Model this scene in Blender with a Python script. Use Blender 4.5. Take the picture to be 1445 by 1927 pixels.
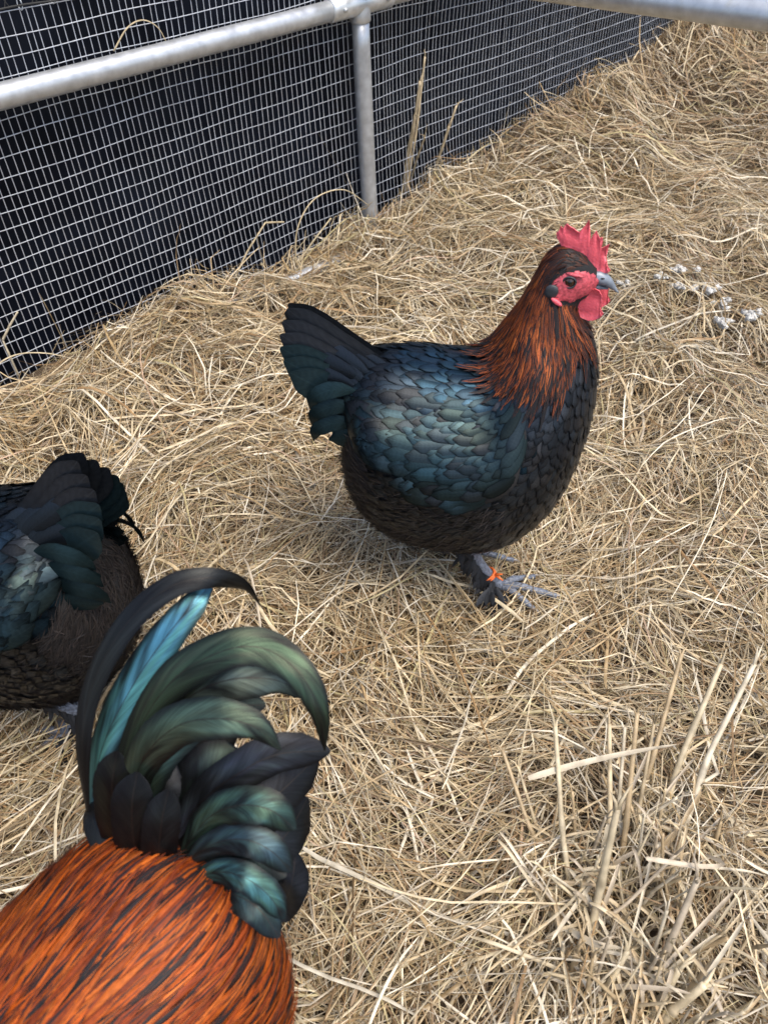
import bpy, math, random
import numpy as np
from mathutils import Matrix, Vector, noise as mnoise

for o in list(bpy.data.objects):
    bpy.data.objects.remove(o)
scene = bpy.context.scene
COL = scene.collection

# ------------------------------------------------------------------ camera
PITCH, ROLL, CAMH = math.radians(44), math.radians(-2.85), 0.90
fwd = Vector((0, math.cos(PITCH), -math.sin(PITCH)))
rt0 = Vector((1, 0, 0)); up0 = rt0.cross(fwd)
rt = rt0 * math.cos(ROLL) + up0 * math.sin(ROLL)
up = -rt0 * math.sin(ROLL) + up0 * math.cos(ROLL)
cam_data = bpy.data.cameras.new('camera')
cam = bpy.data.objects.new('camera', cam_data); COL.objects.link(cam)
M = Matrix.Identity(4)
for i in range(3):
    M[i][0] = rt[i]; M[i][1] = up[i]; M[i][2] = -fwd[i]
M[2][3] = CAMH
cam.matrix_world = M
cam_data.sensor_fit = 'VERTICAL'; cam_data.sensor_height = 36.0; cam_data.lens = 26.53
cam_data.clip_start = 0.01; cam_data.clip_end = 500
scene.camera = cam
cam_data.dof.use_dof = True; cam_data.dof.focus_distance = 1.05; cam_data.dof.aperture_fstop = 10.0

# ------------------------------------------------------------------ light
SUN_EL, SUN_AZ = math.radians(66), math.radians(135)   # azimuth measured from +Y clockwise
world = bpy.data.worlds.new('World'); scene.world = world; world.use_nodes = True
wn = world.node_tree.nodes; wl = world.node_tree.links
for n in list(wn): wn.remove(n)
wo = wn.new('ShaderNodeOutputWorld'); bg = wn.new('ShaderNodeBackground'); sky = wn.new('ShaderNodeTexSky')
sky.sky_type = 'NISHITA'; sky.sun_disc = False
sky.sun_elevation = SUN_EL; sky.sun_rotation = SUN_AZ
sky.dust_density = 3.0; sky.ozone_density = 1.5; sky.air_density = 1.0
bg.inputs['Strength'].default_value = 0.125
wl.new(sky.outputs[0], bg.inputs[0]); wl.new(bg.outputs[0], wo.inputs[0])
sun_data = bpy.data.lights.new('sun', 'SUN'); sun = bpy.data.objects.new('sun', sun_data); COL.objects.link(sun)
sun_data.energy = 1.4; sun_data.angle = math.radians(34); sun_data.color = (1.0, 0.91, 0.78)
sdir = Vector((math.sin(SUN_AZ) * math.cos(SUN_EL), math.cos(SUN_AZ) * math.cos(SUN_EL), math.sin(SUN_EL)))
sun.rotation_euler = sdir.to_track_quat('Z', 'Y').to_euler()
vs = scene.view_settings
vs.view_transform = 'Standard'; vs.look = 'None'; vs.exposure = 1.05; vs.gamma = 1.0; vs.use_curve_mapping = False
scene.render.resolution_x = 767; scene.render.resolution_y = 1024
scene.render.engine = 'CYCLES'
scene.cycles.debug_use_spatial_splits = True; scene.cycles.max_bounces = 4; scene.cycles.diffuse_bounces = 2; scene.cycles.glossy_bounces = 2; scene.cycles.transmission_bounces = 2; scene.cycles.transparent_max_bounces = 4

# ------------------------------------------------------------------ helpers
def tag(o, label=None, cat=None, group=None, kind=None):
    if label: o['label'] = label
    if cat: o['category'] = cat
    if group: o['group'] = group
    if kind: o['kind'] = kind
    return o

def empty(name, loc=(0, 0, 0), rz=0.0, scale=1.0):
    o = bpy.data.objects.new(name, None); COL.objects.link(o)
    o.location = loc; o.rotation_euler = (0, 0, rz); o.scale = (scale,) * 3
    o.empty_display_size = 0.05
    return o

def mesh_obj(name, verts, faces, mat=None, parent=None, tint=None, uv=None, smooth=True):
    """verts (N,3); faces: (M,4) or (M,3) array, or list of mixed tuples"""
    me = bpy.data.meshes.new(name)
    verts = np.asarray(verts, dtype=np.float32)
    if isinstance(faces, np.ndarray) and faces.ndim == 2:
        k = faces.shape[1]; m = len(faces)
        me.vertices.add(len(verts)); me.vertices.foreach_set('co', verts.ravel())
        me.loops.add(m * k); me.loops.foreach_set('vertex_index', faces.astype(np.int32).ravel())
        me.polygons.add(m)
        me.polygons.foreach_set('loop_start', np.arange(0, m * k, k, dtype=np.int32))
        me.update(calc_edges=True)
    else:
        me.from_pydata([tuple(map(float, v)) for v in verts], [], [tuple(int(i) for i in f) for f in faces]); me.update()
    me.validate(clean_customdata=False)
    li = np.empty(len(me.loops), dtype=np.int32); me.loops.foreach_get('vertex_index', li)
    if uv is not None:
        l = me.uv_layers.new(name='UVMap'); l.data.foreach_set('uv', np.asarray(uv, dtype=np.float32)[li].ravel())
    if tint is not None:
        a = me.color_attributes.new('tint', 'FLOAT_COLOR', 'POINT'); a.data.foreach_set('color', np.asarray(tint, dtype=np.float32).ravel())
    me.polygons.foreach_set('use_smooth', np.full(len(me.polygons), smooth))
    if mat: me.materials.append(mat)
    o = bpy.data.objects.new(name, me); COL.objects.link(o)
    if parent: o.parent = parent
    return o

def copy_tree(o, parent=None, skip=()):
    c = o.copy(); COL.objects.link(c); c.parent = parent
    for ch in list(o.children):
        if ch.name.split('.')[0] not in skip: copy_tree(ch, c, skip)
    return c

def catmull(pts, n):
    p = np.asarray(pts, float); k = len(p)
    t = np.linspace(0, k - 1, n); i = np.clip(t.astype(int), 0, k - 2); f = (t - i)[:, None]
    g = lambda j: p[np.clip(j, 0, k - 1)]
    p0 = np.where((i > 0)[:, None], g(i - 1), 2 * g(i) - g(i + 1)); p1 = g(i); p2 = g(i + 1)
    p3 = np.where((i < k - 2)[:, None], g(i + 2), 2 * g(i + 1) - g(i))
    return 0.5 * (2 * p1 + (p2 - p0) * f + (2 * p0 - 5 * p1 + 4 * p2 - p3) * f ** 2 + (3 * p1 - p0 - 3 * p2 + p3) * f ** 3)

def tube(pts, rad, sides=8, cap=True):
    p = np.asarray(pts, float); n = len(p); rad = np.broadcast_to(np.asarray(rad, float), (n,))
    T = np.gradient(p, axis=0); T /= np.linalg.norm(T, axis=1)[:, None] + 1e-12
    a = np.array([0, 0, 1.]) if abs(T[0][2]) < .9 else np.array([1., 0, 0])
    N = []; prev = a
    for i in range(n):
        v = prev - T[i] * (prev @ T[i]); v /= np.linalg.norm(v) + 1e-12; N.append(v); prev = v
    N = np.array(N); B = np.cross(T, N)
    ang = np.arange(sides) * 2 * math.pi / sides
    V = (p[:, None] + (N[:, None] * np.cos(ang)[None, :, None] + B[:, None] * np.sin(ang)[None, :, None]) * rad[:, None, None]).reshape(-1, 3)
    F = []
    for i in range(n - 1):
        for j in range(sides):
            k = (j + 1) % sides
            F.append((i * sides + j, i * sides + k, (i + 1) * sides + k, (i + 1) * sides + j))
    if cap:
        F.append(tuple(range(sides))[::-1]); F.append(tuple((n - 1) * sides + j for j in range(sides)))
    return V, F

def merge(parts):
    V = []; F = []; b = 0
    for v, f in parts:
        V.append(np.asarray(v)); F += [tuple(i + b for i in q) for q in f]; b += len(v)
    return np.concatenate(V), F

# smooth pseudo-noise on numpy arrays
class SNoise:
    def __init__(s, seed, scale, n=14):
        r = np.random.default_rng(seed)
        a = r.uniform(0, 2 * math.pi, n); k = r.uniform(.5, 1.6, n) * 2 * math.pi / scale
        s.kx, s.ky, s.ph = k * np.cos(a), k * np.sin(a), r.uniform(0, 6.28, n); s.n = n
    def __call__(s, x, y):
        x = np.asarray(x, float)[..., None]; y = np.asarray(y, float)[..., None]
        return np.sin(x * s.kx + y * s.ky + s.ph).sum(-1) / math.sqrt(s.n / 2)

# ------------------------------------------------------------------ material helpers
def new_mat(name):
    m = bpy.data.materials.new(name); m.use_nodes = True
    nt = m.node_tree; b = nt.nodes['Principled BSDF']
    return m, nt, nt.nodes, nt.links, b

def set_in(b, **kw):
    for k, v in kw.items():
        b.inputs[k.replace('_', ' ')].default_value = v

def ramp(nodes, stops):
    r = nodes.new('ShaderNodeValToRGB'); e = r.color_ramp.elements
    while len(e) < len(stops): e.new(.5)
    for q, (p, c) in zip(e, stops): q.position = p; q.color = (*c, 1)
    return r

def mixc(nodes, links, fac, a, b, mode='MIX'):
    m = nodes.new('ShaderNodeMix'); m.data_type = 'RGBA'; m.blend_type = mode
    for sock, val in ((0, fac), (6, a), (7, b)):
        if hasattr(val, 'links'): links.new(val, m.inputs[sock])
        elif sock == 0: m.inputs[0].default_value = val
        else: m.inputs[sock].default_value = (*val, 1)
    return m.outputs[2]

def math_n(nodes, links, op, a, b=None):
    m = nodes.new('ShaderNodeMath'); m.operation = op
    for i, v in enumerate((a, b)):
        if v is None: continue
        if hasattr(v, 'links'): links.new(v, m.inputs[i])
        else: m.inputs[i].default_value = v
    return m.outputs[0]

def mat_metal(name, base, rough, scale=40, rust=0.0, bump=.15, metal=.9):
    m, nt, N, L, b = new_mat(name)
    tc = N.new('ShaderNodeTexCoord'); nz = N.new('ShaderNodeTexNoise'); nz.inputs['Scale'].default_value = scale; nz.inputs['Detail'].default_value = 6
    L.new(tc.outputs['Object'], nz.inputs['Vector'])
    r = ramp(N, [(.3, tuple(c * .72 for c in base)), (.7, base)]); L.new(nz.outputs[0], r.inputs[0])
    n2 = N.new('ShaderNodeTexNoise'); n2.inputs['Scale'].default_value = scale * .35; n2.inputs['Detail'].default_value = 8; n2.inputs['Roughness'].default_value = .7
    L.new(tc.outputs['Object'], n2.inputs['Vector'])
    rr = ramp(N, [(.58, (0, 0, 0)), (.72, (1, 1, 1))]); L.new(n2.outputs[0], rr.inputs[0])
    fac = math_n(N, L, 'MULTIPLY', rr.outputs[0], .5 + rust)
    c = mixc(N, L, fac, r.outputs[0], (.42, .40, .34))
    L.new(c, b.inputs['Base Color'])
    ro = math_n(N, L, 'ADD', math_n(N, L, 'MULTIPLY', nz.outputs[0], .25), rough - .1)
    L.new(ro, b.inputs['Roughness'])
    me = math_n(N, L, 'SUBTRACT', metal, math_n(N, L, 'MULTIPLY', fac, metal * .85)); L.new(me, b.inputs['Metallic'])
    bp = N.new('ShaderNodeBump'); bp.inputs['Strength'].default_value = bump; bp.inputs['Distance'].default_value = .002
    L.new(n2.outputs[0], bp.inputs['Height']); L.new(bp.outputs[0], b.inputs['Normal'])
    return m

def mat_feather(name, metallic=.65, rough=.38, barb=.35, shaft=1.5, stripe=False, spec=.5, edge=.35):
    """tint attribute = the feather's own colour; alpha = how strong its dark centre stripe is"""
    m, nt, N, L, b = new_mat(name)
    at = N.new('ShaderNodeAttribute'); at.attribute_name = 'tint'
    uv = N.new('ShaderNodeUVMap'); uv.uv_map = 'UVMap'
    sx = N.new('ShaderNodeSeparateXYZ'); L.new(uv.outputs[0], sx.inputs[0])
    du = math_n(N, L, 'ABSOLUTE', math_n(N, L, 'SUBTRACT', sx.outputs[0], .5))        # 0 at shaft, .5 at edge
    # barbs: fine slanted lines
    ph = math_n(N, L, 'ADD', math_n(N, L, 'MULTIPLY', du, -26.0), math_n(N, L, 'MULTIPLY', sx.outputs[1], 70.0))
    gn = N.new('ShaderNodeTexNoise'); gn.inputs['Scale'].default_value = 5; L.new(uv.outputs[0], gn.inputs['Vector'])
    ph = math_n(N, L, 'ADD', ph, math_n(N, L, 'MULTIPLY', gn.outputs[0], 14.0))
    w = math_n(N, L, 'ADD', math_n(N, L, 'MULTIPLY', math_n(N, L, 'SINE', ph), barb * .5), 1 - barb * .5)
    col = mixc(N, L, 1.0, at.outputs[0], w, 'MULTIPLY')
    if stripe:
        lim = math_n(N, L, 'MULTIPLY', at.outputs['Alpha'], .5)
        st = math_n(N, L, 'LESS_THAN', du, lim)
        mr = N.new('ShaderNodeMapRange'); mr.interpolation_type = 'SMOOTHSTEP'
        L.new(math_n(N, L, 'SUBTRACT', lim, du), mr.inputs[0]); mr.inputs[1].default_value = -.05; mr.inputs[2].default_value = .06
        col = mixc(N, L, mr.outputs[0], col, (.008, .010, .012))
    else:
        mr = N.new('ShaderNodeMapRange'); L.new(du, mr.inputs[0]); mr.inputs[1].default_value = .38; mr.inputs[2].default_value = .5
        mr.inputs[3].default_value = 1; mr.inputs[4].default_value = edge
        col = mixc(N, L, 1.0, col, mr.outputs[0], 'MULTIPLY')
        m2 = N.new('ShaderNodeMapRange'); L.new(sx.outputs[1], m2.inputs[0]); m2.inputs[1].default_value = .80; m2.inputs[2].default_value = .98; m2.inputs[3].default_value = 1; m2.inputs[4].default_value = edge
        col = mixc(N, L, 1.0, col, m2.outputs[0], 'MULTIPLY')
    sh = math_n(N, L, 'LESS_THAN', du, .03)
    col = mixc(N, L, math_n(N, L, 'MULTIPLY', sh, .22), col, mixc(N, L, 1.0, at.outputs[0], (shaft, shaft, shaft), 'MULTIPLY'))
    L.new(col, b.inputs['Base Color'])
    set_in(b, Metallic=metallic, Roughness=rough)
    b.inputs['Specular IOR Level'].default_value = spec
    bp = N.new('ShaderNodeBump'); bp.inputs['Strength'].default_value = .12; bp.inputs['Distance'].default_value = .0005
    L.new(w, bp.inputs['Height']); L.new(bp.outputs[0], b.inputs['Normal'])
    return m

def mat_plain(name, col, rough=.6, noise_scale=60, var=.25, bump=.2, sss=0, metallic=0, dist=.001, spec=.5):
    m, nt, N, L, b = new_mat(name)
    tc = N.new('ShaderNodeTexCoord'); nz = N.new('ShaderNodeTexNoise'); nz.inputs['Scale'].default_value = noise_scale; nz.inputs['Detail'].default_value = 5
    L.new(tc.outputs['Object'], nz.inputs['Vector'])
    r = ramp(N, [(.25, tuple(c * (1 - var) for c in col)), (.75, tuple(min(1, c * (1 + var)) for c in col))]); L.new(nz.outputs[0], r.inputs[0])
    L.new(r.outputs[0], b.inputs['Base Color'])
    set_in(b, Roughness=rough, Metallic=metallic); b.inputs['Specular IOR Level'].default_value = spec
    if sss:
        b.inputs['Subsurface Weight'].default_value = sss; b.inputs['Subsurface Radius'].default_value = (.01, .003, .002); b.inputs['Subsurface Scale'].default_value = .4
    bp = N.new('ShaderNodeBump'); bp.inputs['Strength'].default_value = bump; bp.inputs['Distance'].default_value = dist
    L.new(nz.outputs[0], bp.inputs['Height']); L.new(bp.outputs[0], b.inputs['Normal'])
    return m

def mat_straw(name, rough=.45):
    m, nt, N, L, b = new_mat(name)
    at = N.new('ShaderNodeAttribute'); at.attribute_name = 'tint'
    tc = N.new('ShaderNodeTexCoord'); nz = N.new('ShaderNodeTexNoise'); nz.inputs['Scale'].default_value = 55; nz.inputs['Detail'].default_value = 4
    L.new(tc.outputs['Object'], nz.inputs['Vector'])
    r = ramp(N, [(.3, (.6, .57, .52)), (.65, (1.08, 1.06, 1.02))]); L.new(nz.outputs[0], r.inputs[0])
    L.new(mixc(N, L, 1.0, at.outputs[0], r.outputs[0], 'MULTIPLY'), b.inputs['Base Color'])
    set_in(b, Roughness=rough); b.inputs['Specular IOR Level'].default_value = .55
    return m

MAT = {}
MAT['galv'] = mat_metal('galvanised_pipe', (.64, .66, .67), .38, 45, .12, .15, .62)
MAT['galv_fit'] = mat_metal('galvanised_fitting', (.76, .79, .80), .36, 60, 0, .1, .62)
MAT['wire'] = mat_metal('galvanised_wire', (.66, .69, .74), .42, 30, 0, .05, .45)
MAT['straw'] = mat_straw('straw')
MAT['black_feather'] = mat_feather('black_feather', .88, .42, .14)
MAT['tail_feather'] = mat_feather('tail_feather', .75, .38, .16, 1.8, edge=.75)
def mat_sickle():
    m, nt, N, L, b = new_mat('sickle_feather')
    at = N.new('ShaderNodeAttribute'); at.attribute_name = 'tint'; oi = N.new('ShaderNodeObjectInfo')
    uv = N.new('ShaderNodeUVMap'); uv.uv_map = 'UVMap'; sx = N.new('ShaderNodeSeparateXYZ'); L.new(uv.outputs[0], sx.inputs[0])
    du = math_n(N, L, 'ABSOLUTE', math_n(N, L, 'SUBTRACT', sx.outputs[0], .5)); rnd = math_n(N, L, 'MULTIPLY', oi.outputs['Random'], 57.0)
    sh = math_n(N, L, 'SUBTRACT', sx.outputs[1], math_n(N, L, 'MULTIPLY', du, .45))       # barbs sweep forward from the shaft
    def noise3(fa, fb, sc, det, ro=.5):
        cb = N.new('ShaderNodeCombineXYZ'); L.new(math_n(N, L, 'MULTIPLY', sh, fa), cb.inputs[0]); L.new(math_n(N, L, 'MULTIPLY', sx.outputs[0], fb), cb.inputs[1]); L.new(rnd, cb.inputs[2])
        t = N.new('ShaderNodeTexNoise'); t.inputs['Scale'].default_value = sc; t.inputs['Detail'].default_value = det; t.inputs['Roughness'].default_value = ro; L.new(cb.outputs[0], t.inputs['Vector']); return t.outputs[0]
    fine = noise3(64, .8, 1.0, 6, .75); big = noise3(6.5, 1.6, 1.0, 3)
    mk = ramp(N, [(.34, (.06, .06, .06)), (.50, (.55, .55, .55)), (.66, (1, 1, 1))]); L.new(big, mk.inputs[0])
    ed = N.new('ShaderNodeMapRange'); ed.interpolation_type = 'SMOOTHSTEP'; L.new(du, ed.inputs[0]); ed.inputs[1].default_value = .26; ed.inputs[2].default_value = .5; ed.inputs[3].default_value = 1; ed.inputs[4].default_value = .12
    tipm = N.new('ShaderNodeMapRange'); tipm.interpolation_type = 'SMOOTHSTEP'; L.new(sx.outputs[1], tipm.inputs[0]); tipm.inputs[1].default_value = .72; tipm.inputs[2].default_value = 1; tipm.inputs[3].default_value = 1; tipm.inputs[4].default_value = .25
    sheen_mask = math_n(N, L, 'MULTIPLY', math_n(N, L, 'MULTIPLY', mk.outputs[0], ed.outputs[0]), tipm.outputs[0])  # sheen painted as colour: tint in patches, fading to black at edges and tip
    alt = N.new('ShaderNodeHueSaturation'); alt.inputs['Hue'].default_value = .44; alt.inputs['Saturation'].default_value = .9; alt.inputs['Value'].default_value = .9; L.new(at.outputs[0], alt.inputs['Color'])
    big2 = noise3(2.2, 3.0, 1.3, 1); am = ramp(N, [(.42, (0, 0, 0)), (.62, (1, 1, 1))]); L.new(big2, am.inputs[0])
    tone = mixc(N, L, am.outputs[0], at.outputs[0], alt.outputs[0])
    col = mixc(N, L, sheen_mask, (.010, .010, .011), tone)
    fr = ramp(N, [(.3, (.45, .45, .45)), (.7, (1.3, 1.3, 1.3))]); L.new(fine, fr.inputs[0])
    col = mixc(N, L, 1.0, col, fr.outputs[0], 'MULTIPLY')
    shf = math_n(N, L, 'LESS_THAN', du, .014); col = mixc(N, L, math_n(N, L, 'MULTIPLY', shf, .8), col, (.030, .024, .020))
    L.new(col, b.inputs['Base Color']); set_in(b, Metallic=.72, Roughness=.36, Anisotropic=.55)
    tg = N.new('ShaderNodeTangent'); tg.direction_type = 'UV_MAP'; tg.uv_map = 'UVMap'; L.new(tg.outputs[0], b.inputs['Tangent'])
    bp = N.new('ShaderNodeBump'); bp.inputs['Strength'].default_value = .45; bp.inputs['Distance'].default_value = .0005; L.new(fine, bp.inputs['Height']); L.new(bp.outputs[0], b.inputs['Normal'])
    return m
MAT['sickle'] = mat_sickle()
MAT['fluff'] = mat_feather('fluff_feather', .15, .55, .5, 1.2, spec=.3, edge=.9)
MAT['hackle'] = mat_feather('hackle_feather', .10, .58, .3, 1.1, True, .28)
MAT['body_skin'] = mat_plain('dark_down', (.010, .010, .011), .8, 200, .3)
MAT['comb'] = mat_plain('comb_skin', (.95, .135, .17), .5, 420, .14, .5, .22, dist=.0012)
MAT['face'] = mat_plain('face_skin', (.50, .075, .095), .5, 300, .5, .45, .08, dist=.0015)
MAT['lobe'] = mat_plain('lobe_skin', (.035, .04, .045), .5, 150, .3)
MAT['beak'] = mat_plain('beak_horn', (.20, .23, .27), .32, 90, .5, .15)
MAT['leg'] = mat_plain('leg_scales', (.15, .17, .21), .42, 260, .6, .8, dist=.0015)
MAT['claw'] = mat_plain('claw_horn', (.30, .27, .24), .4, 90, .2)
MAT['eye'] = mat_plain('eye_iris', (.05, .018, .008), .04, 200, .5, 0, spec=.8)
MAT['pupil'] = mat_plain('eye_pupil', (.004, .004, .004), .03, 10, 0, 0, spec=.8)
MAT['band'] = mat_plain('orange_plastic', (.85, .17, .03), .45, 30, .05, .05)
MAT['dropping'] = mat_plain('dropping', (.60, .59, .55), .8, 160, .55, .8, dist=.004)
MAT['tie'] = mat_plain('clear_tie', (.55, .58, .6), .25, 40, .1, .05)
MAT['net'] = mat_plain('black_net_cord', (.03, .03, .028), .7, 60, .3)

def mat_ground():
    m, nt, N, L, b = new_mat('litter_ground')
    tc = N.new('ShaderNodeTexCoord'); nz = N.new('ShaderNodeTexNoise'); nz.inputs['Scale'].default_value = 30; nz.inputs['Detail'].default_value = 8
    L.new(tc.outputs['Object'], nz.inputs['Vector'])
    r = ramp(N, [(.3, (.045, .030, .018)), (.55, (.10, .068, .040)), (.8, (.17, .12, .07))]); L.new(nz.outputs[0], r.inputs[0])
    L.new(r.outputs[0], b.inputs['Base Color']); set_in(b, Roughness=.95)
    bp = N.new('ShaderNodeBump'); bp.inputs['Distance'].default_value = .01; L.new(nz.outputs[0], bp.inputs['Height']); L.new(bp.outputs[0], b.inputs['Normal'])
    return m
MAT['ground'] = mat_ground()

def mat_liner():
    m, nt, N, L, b = new_mat('black_liner')
    tc = N.new('ShaderNodeTexCoord'); nz = N.new('ShaderNodeTexNoise'); nz.inputs['Scale'].default_value = 5; nz.inputs['Detail'].default_value = 6; nz.inputs['Distortion'].default_value = .8
    L.new(tc.outputs['Object'], nz.inputs['Vector'])
    r = ramp(N, [(.35, (.002, .003, .006)), (.62, (.004, .006, .012)), (.8, (.010, .011, .015))]); L.new(nz.outputs[0], r.inputs[0])
    L.new(r.outputs[0], b.inputs['Base Color']); set_in(b, Roughness=.55); b.inputs['Specular IOR Level'].default_value = .12
    return m
MAT['liner'] = mat_liner()

# ------------------------------------------------------------------ the place: ground height, fence line
POST = np.array([0.002, 2.046]); FD = np.array([.7124, .7018]); FN = np.array([.7018, -.7124])   # along fence, into the run
n_big, n_mid, n_sm = SNoise(3, 1.1), SNoise(5, .42), SNoise(8, .16)
def fence_sn(x, y):
    dx = np.asarray(x, float) - POST[0]; dy = np.asarray(y, float) - POST[1]
    return dx * FD[0] + dy * FD[1], dx * FN[0] + dy * FN[1]
def height(x, y):
    s, n = fence_sn(x, y)
    h = .012 * n_big(x, y) + .010 * n_mid(x, y) + .006 * n_sm(x, y)
    edge = np.interp(s, [-3, -1.0, -.6, -.47, -.30, -.1, .0, .2, .5, .9, 1.2, 1.5, 2.0, 3.2], [.05, .055, .06, .022, .012, .032, .012, .065, .085, .10, .15, .21, .30, .34])
    h = h + edge * np.exp(-np.clip(n, 0, 9) / .28) * np.where(n > -.03, 1, np.exp(-np.clip(-n - .03, 0, 9) / .05))
    far = np.clip((np.asarray(y) - 3.1) / 1.4, 0, 1); h = h + .25 * far * far * (3 - 2 * far) * np.clip((np.asarray(x) - .6) / 1.0, 0, 1)
    # hollow in the stubble at the near right
    d2 = ((np.asarray(x) - .25) / .10) ** 2 + ((np.asarray(y) - .26) / .10) ** 2
    d3 = ((np.asarray(x) - .30) / .045) ** 2 + ((np.asarray(y) - .215) / .035) ** 2
    return h - .030 * np.exp(-d2) - .028 * np.exp(-d3)

def build_ground():
    g = np.concatenate([np.linspace(-80, -2.2, 14), np.linspace(-2, 5.2, 145), np.linspace(5.6, 80, 16)])
    gx = g - .6; gy = g
    X, Y = np.meshgrid(gx, gy, indexing='ij')
    Z = height(X, Y); r = np.hypot(X, Y - 1.5); Z = np.where(r > 5.5, Z * np.clip(1 - (r - 5.5) / 4, 0, 1), Z)
    n = len(gx); V = np.stack([X, Y, Z - .012], -1).reshape(-1, 3)
    i, j = np.meshgrid(np.arange(n - 1), np.arange(n - 1), indexing='ij'); a = (i * n + j).ravel()
    F = np.stack([a, a + n, a + n + 1, a + 1], -1)
    tag(mesh_obj('ground', V, F, MAT['ground']), kind='structure')
build_ground()

# ------------------------------------------------------------------ hay
PAL = np.array([(.44, .33, .19), (.54, .44, .29), (.65, .57, .42), (.76, .71, .61), (.35, .23, .12), (.44, .39, .32), (.22, .15, .08), (.49, .43, .25), (.50, .36, .27)])
PAL = PAL * np.array([1.0, .975, .90])
PALW = np.array([.21, .22, .17, .10, .12, .05, .07, .04, .02]); PALW /= PALW.sum()

def strands(rng, x, y, z0, ang, length, width, curv, pitch, segs=7, roll=None, sag=None, roof=True):
    """ribbons lying about on the height field; all arguments are arrays of n"""
    n = len(x); v = np.linspace(-.5, .5, segs + 1)
    s = v[None] * length[:, None]
    a = ang[:, None] + curv[:, None] * s + (rng.normal(0, 1.0, n)[:, None] * s) * np.sin(v[None] * 6 + rng.uniform(0, 6, n)[:, None])
    kk = np.where(rng.random(n) < .35, rng.normal(0, .7, n), 0); a = a + kk[:, None] * (v[None] > rng.uniform(-.3, .3, n)[:, None])
    ds = length[:, None] / segs
    px = np.cumsum(np.cos(a) * ds, 1); py = np.cumsum(np.sin(a) * ds, 1)
    px = x[:, None] + px - px.mean(1, keepdims=True); py = y[:, None] + py - py.mean(1, keepdims=True)
    # a kink for some stalks
    kz = rng.normal(0, .004, (n, segs + 1)).cumsum(1) * .5
    bow = (sag if sag is not None else rng.normal(0, .05, n))[:, None] * length[:, None] * (1 - (2 * v[None]) ** 2)
    pz = height(px, py) + z0[:, None] + np.tan(pitch)[:, None] * s + bow + kz
    P = np.stack([px, py, pz], -1)
    T = np.gradient(P, axis=1); T /= np.linalg.norm(T, axis=2, keepdims=True)
    side = np.stack([-T[..., 1], T[..., 0], 0 * T[..., 0]], -1); side /= np.linalg.norm(side, axis=2, keepdims=True) + 1e-9
    nrm = np.cross(T, side)
    r = (roll if roll is not None else rng.normal(0, .6, n))[:, None, None] + rng.normal(0, .5, n)[:, None, None] * v[None, :, None]
    w = side * np.cos(r) + nrm * np.sin(r); nn = np.cross(T, w)
    prof = np.interp(v, [-.5, -.42, .3, .5], [.6, 1, .85, .3])
    hw = width[:, None, None] * .5 * prof[None, :, None]
    V = np.stack([P - w * hw, P + nn * hw * .55, P + w * hw] if roof else [P - w * hw, P + w * hw], 2)      # shallow roof section
    k = segs + 1; m = 3 if roof else 2
    base = (np.arange(n) * k * m)[:, None, None]; i = np.arange(segs)[None, :, None]; c = np.arange(m - 1)[None, None, :]
    q0 = base + i * m + c
    F = np.stack([q0, q0 + 1, q0 + m + 1, q0 + m], -1).reshape(-1, 4)
    return V.reshape(-1, 3), F, k * m

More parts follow.
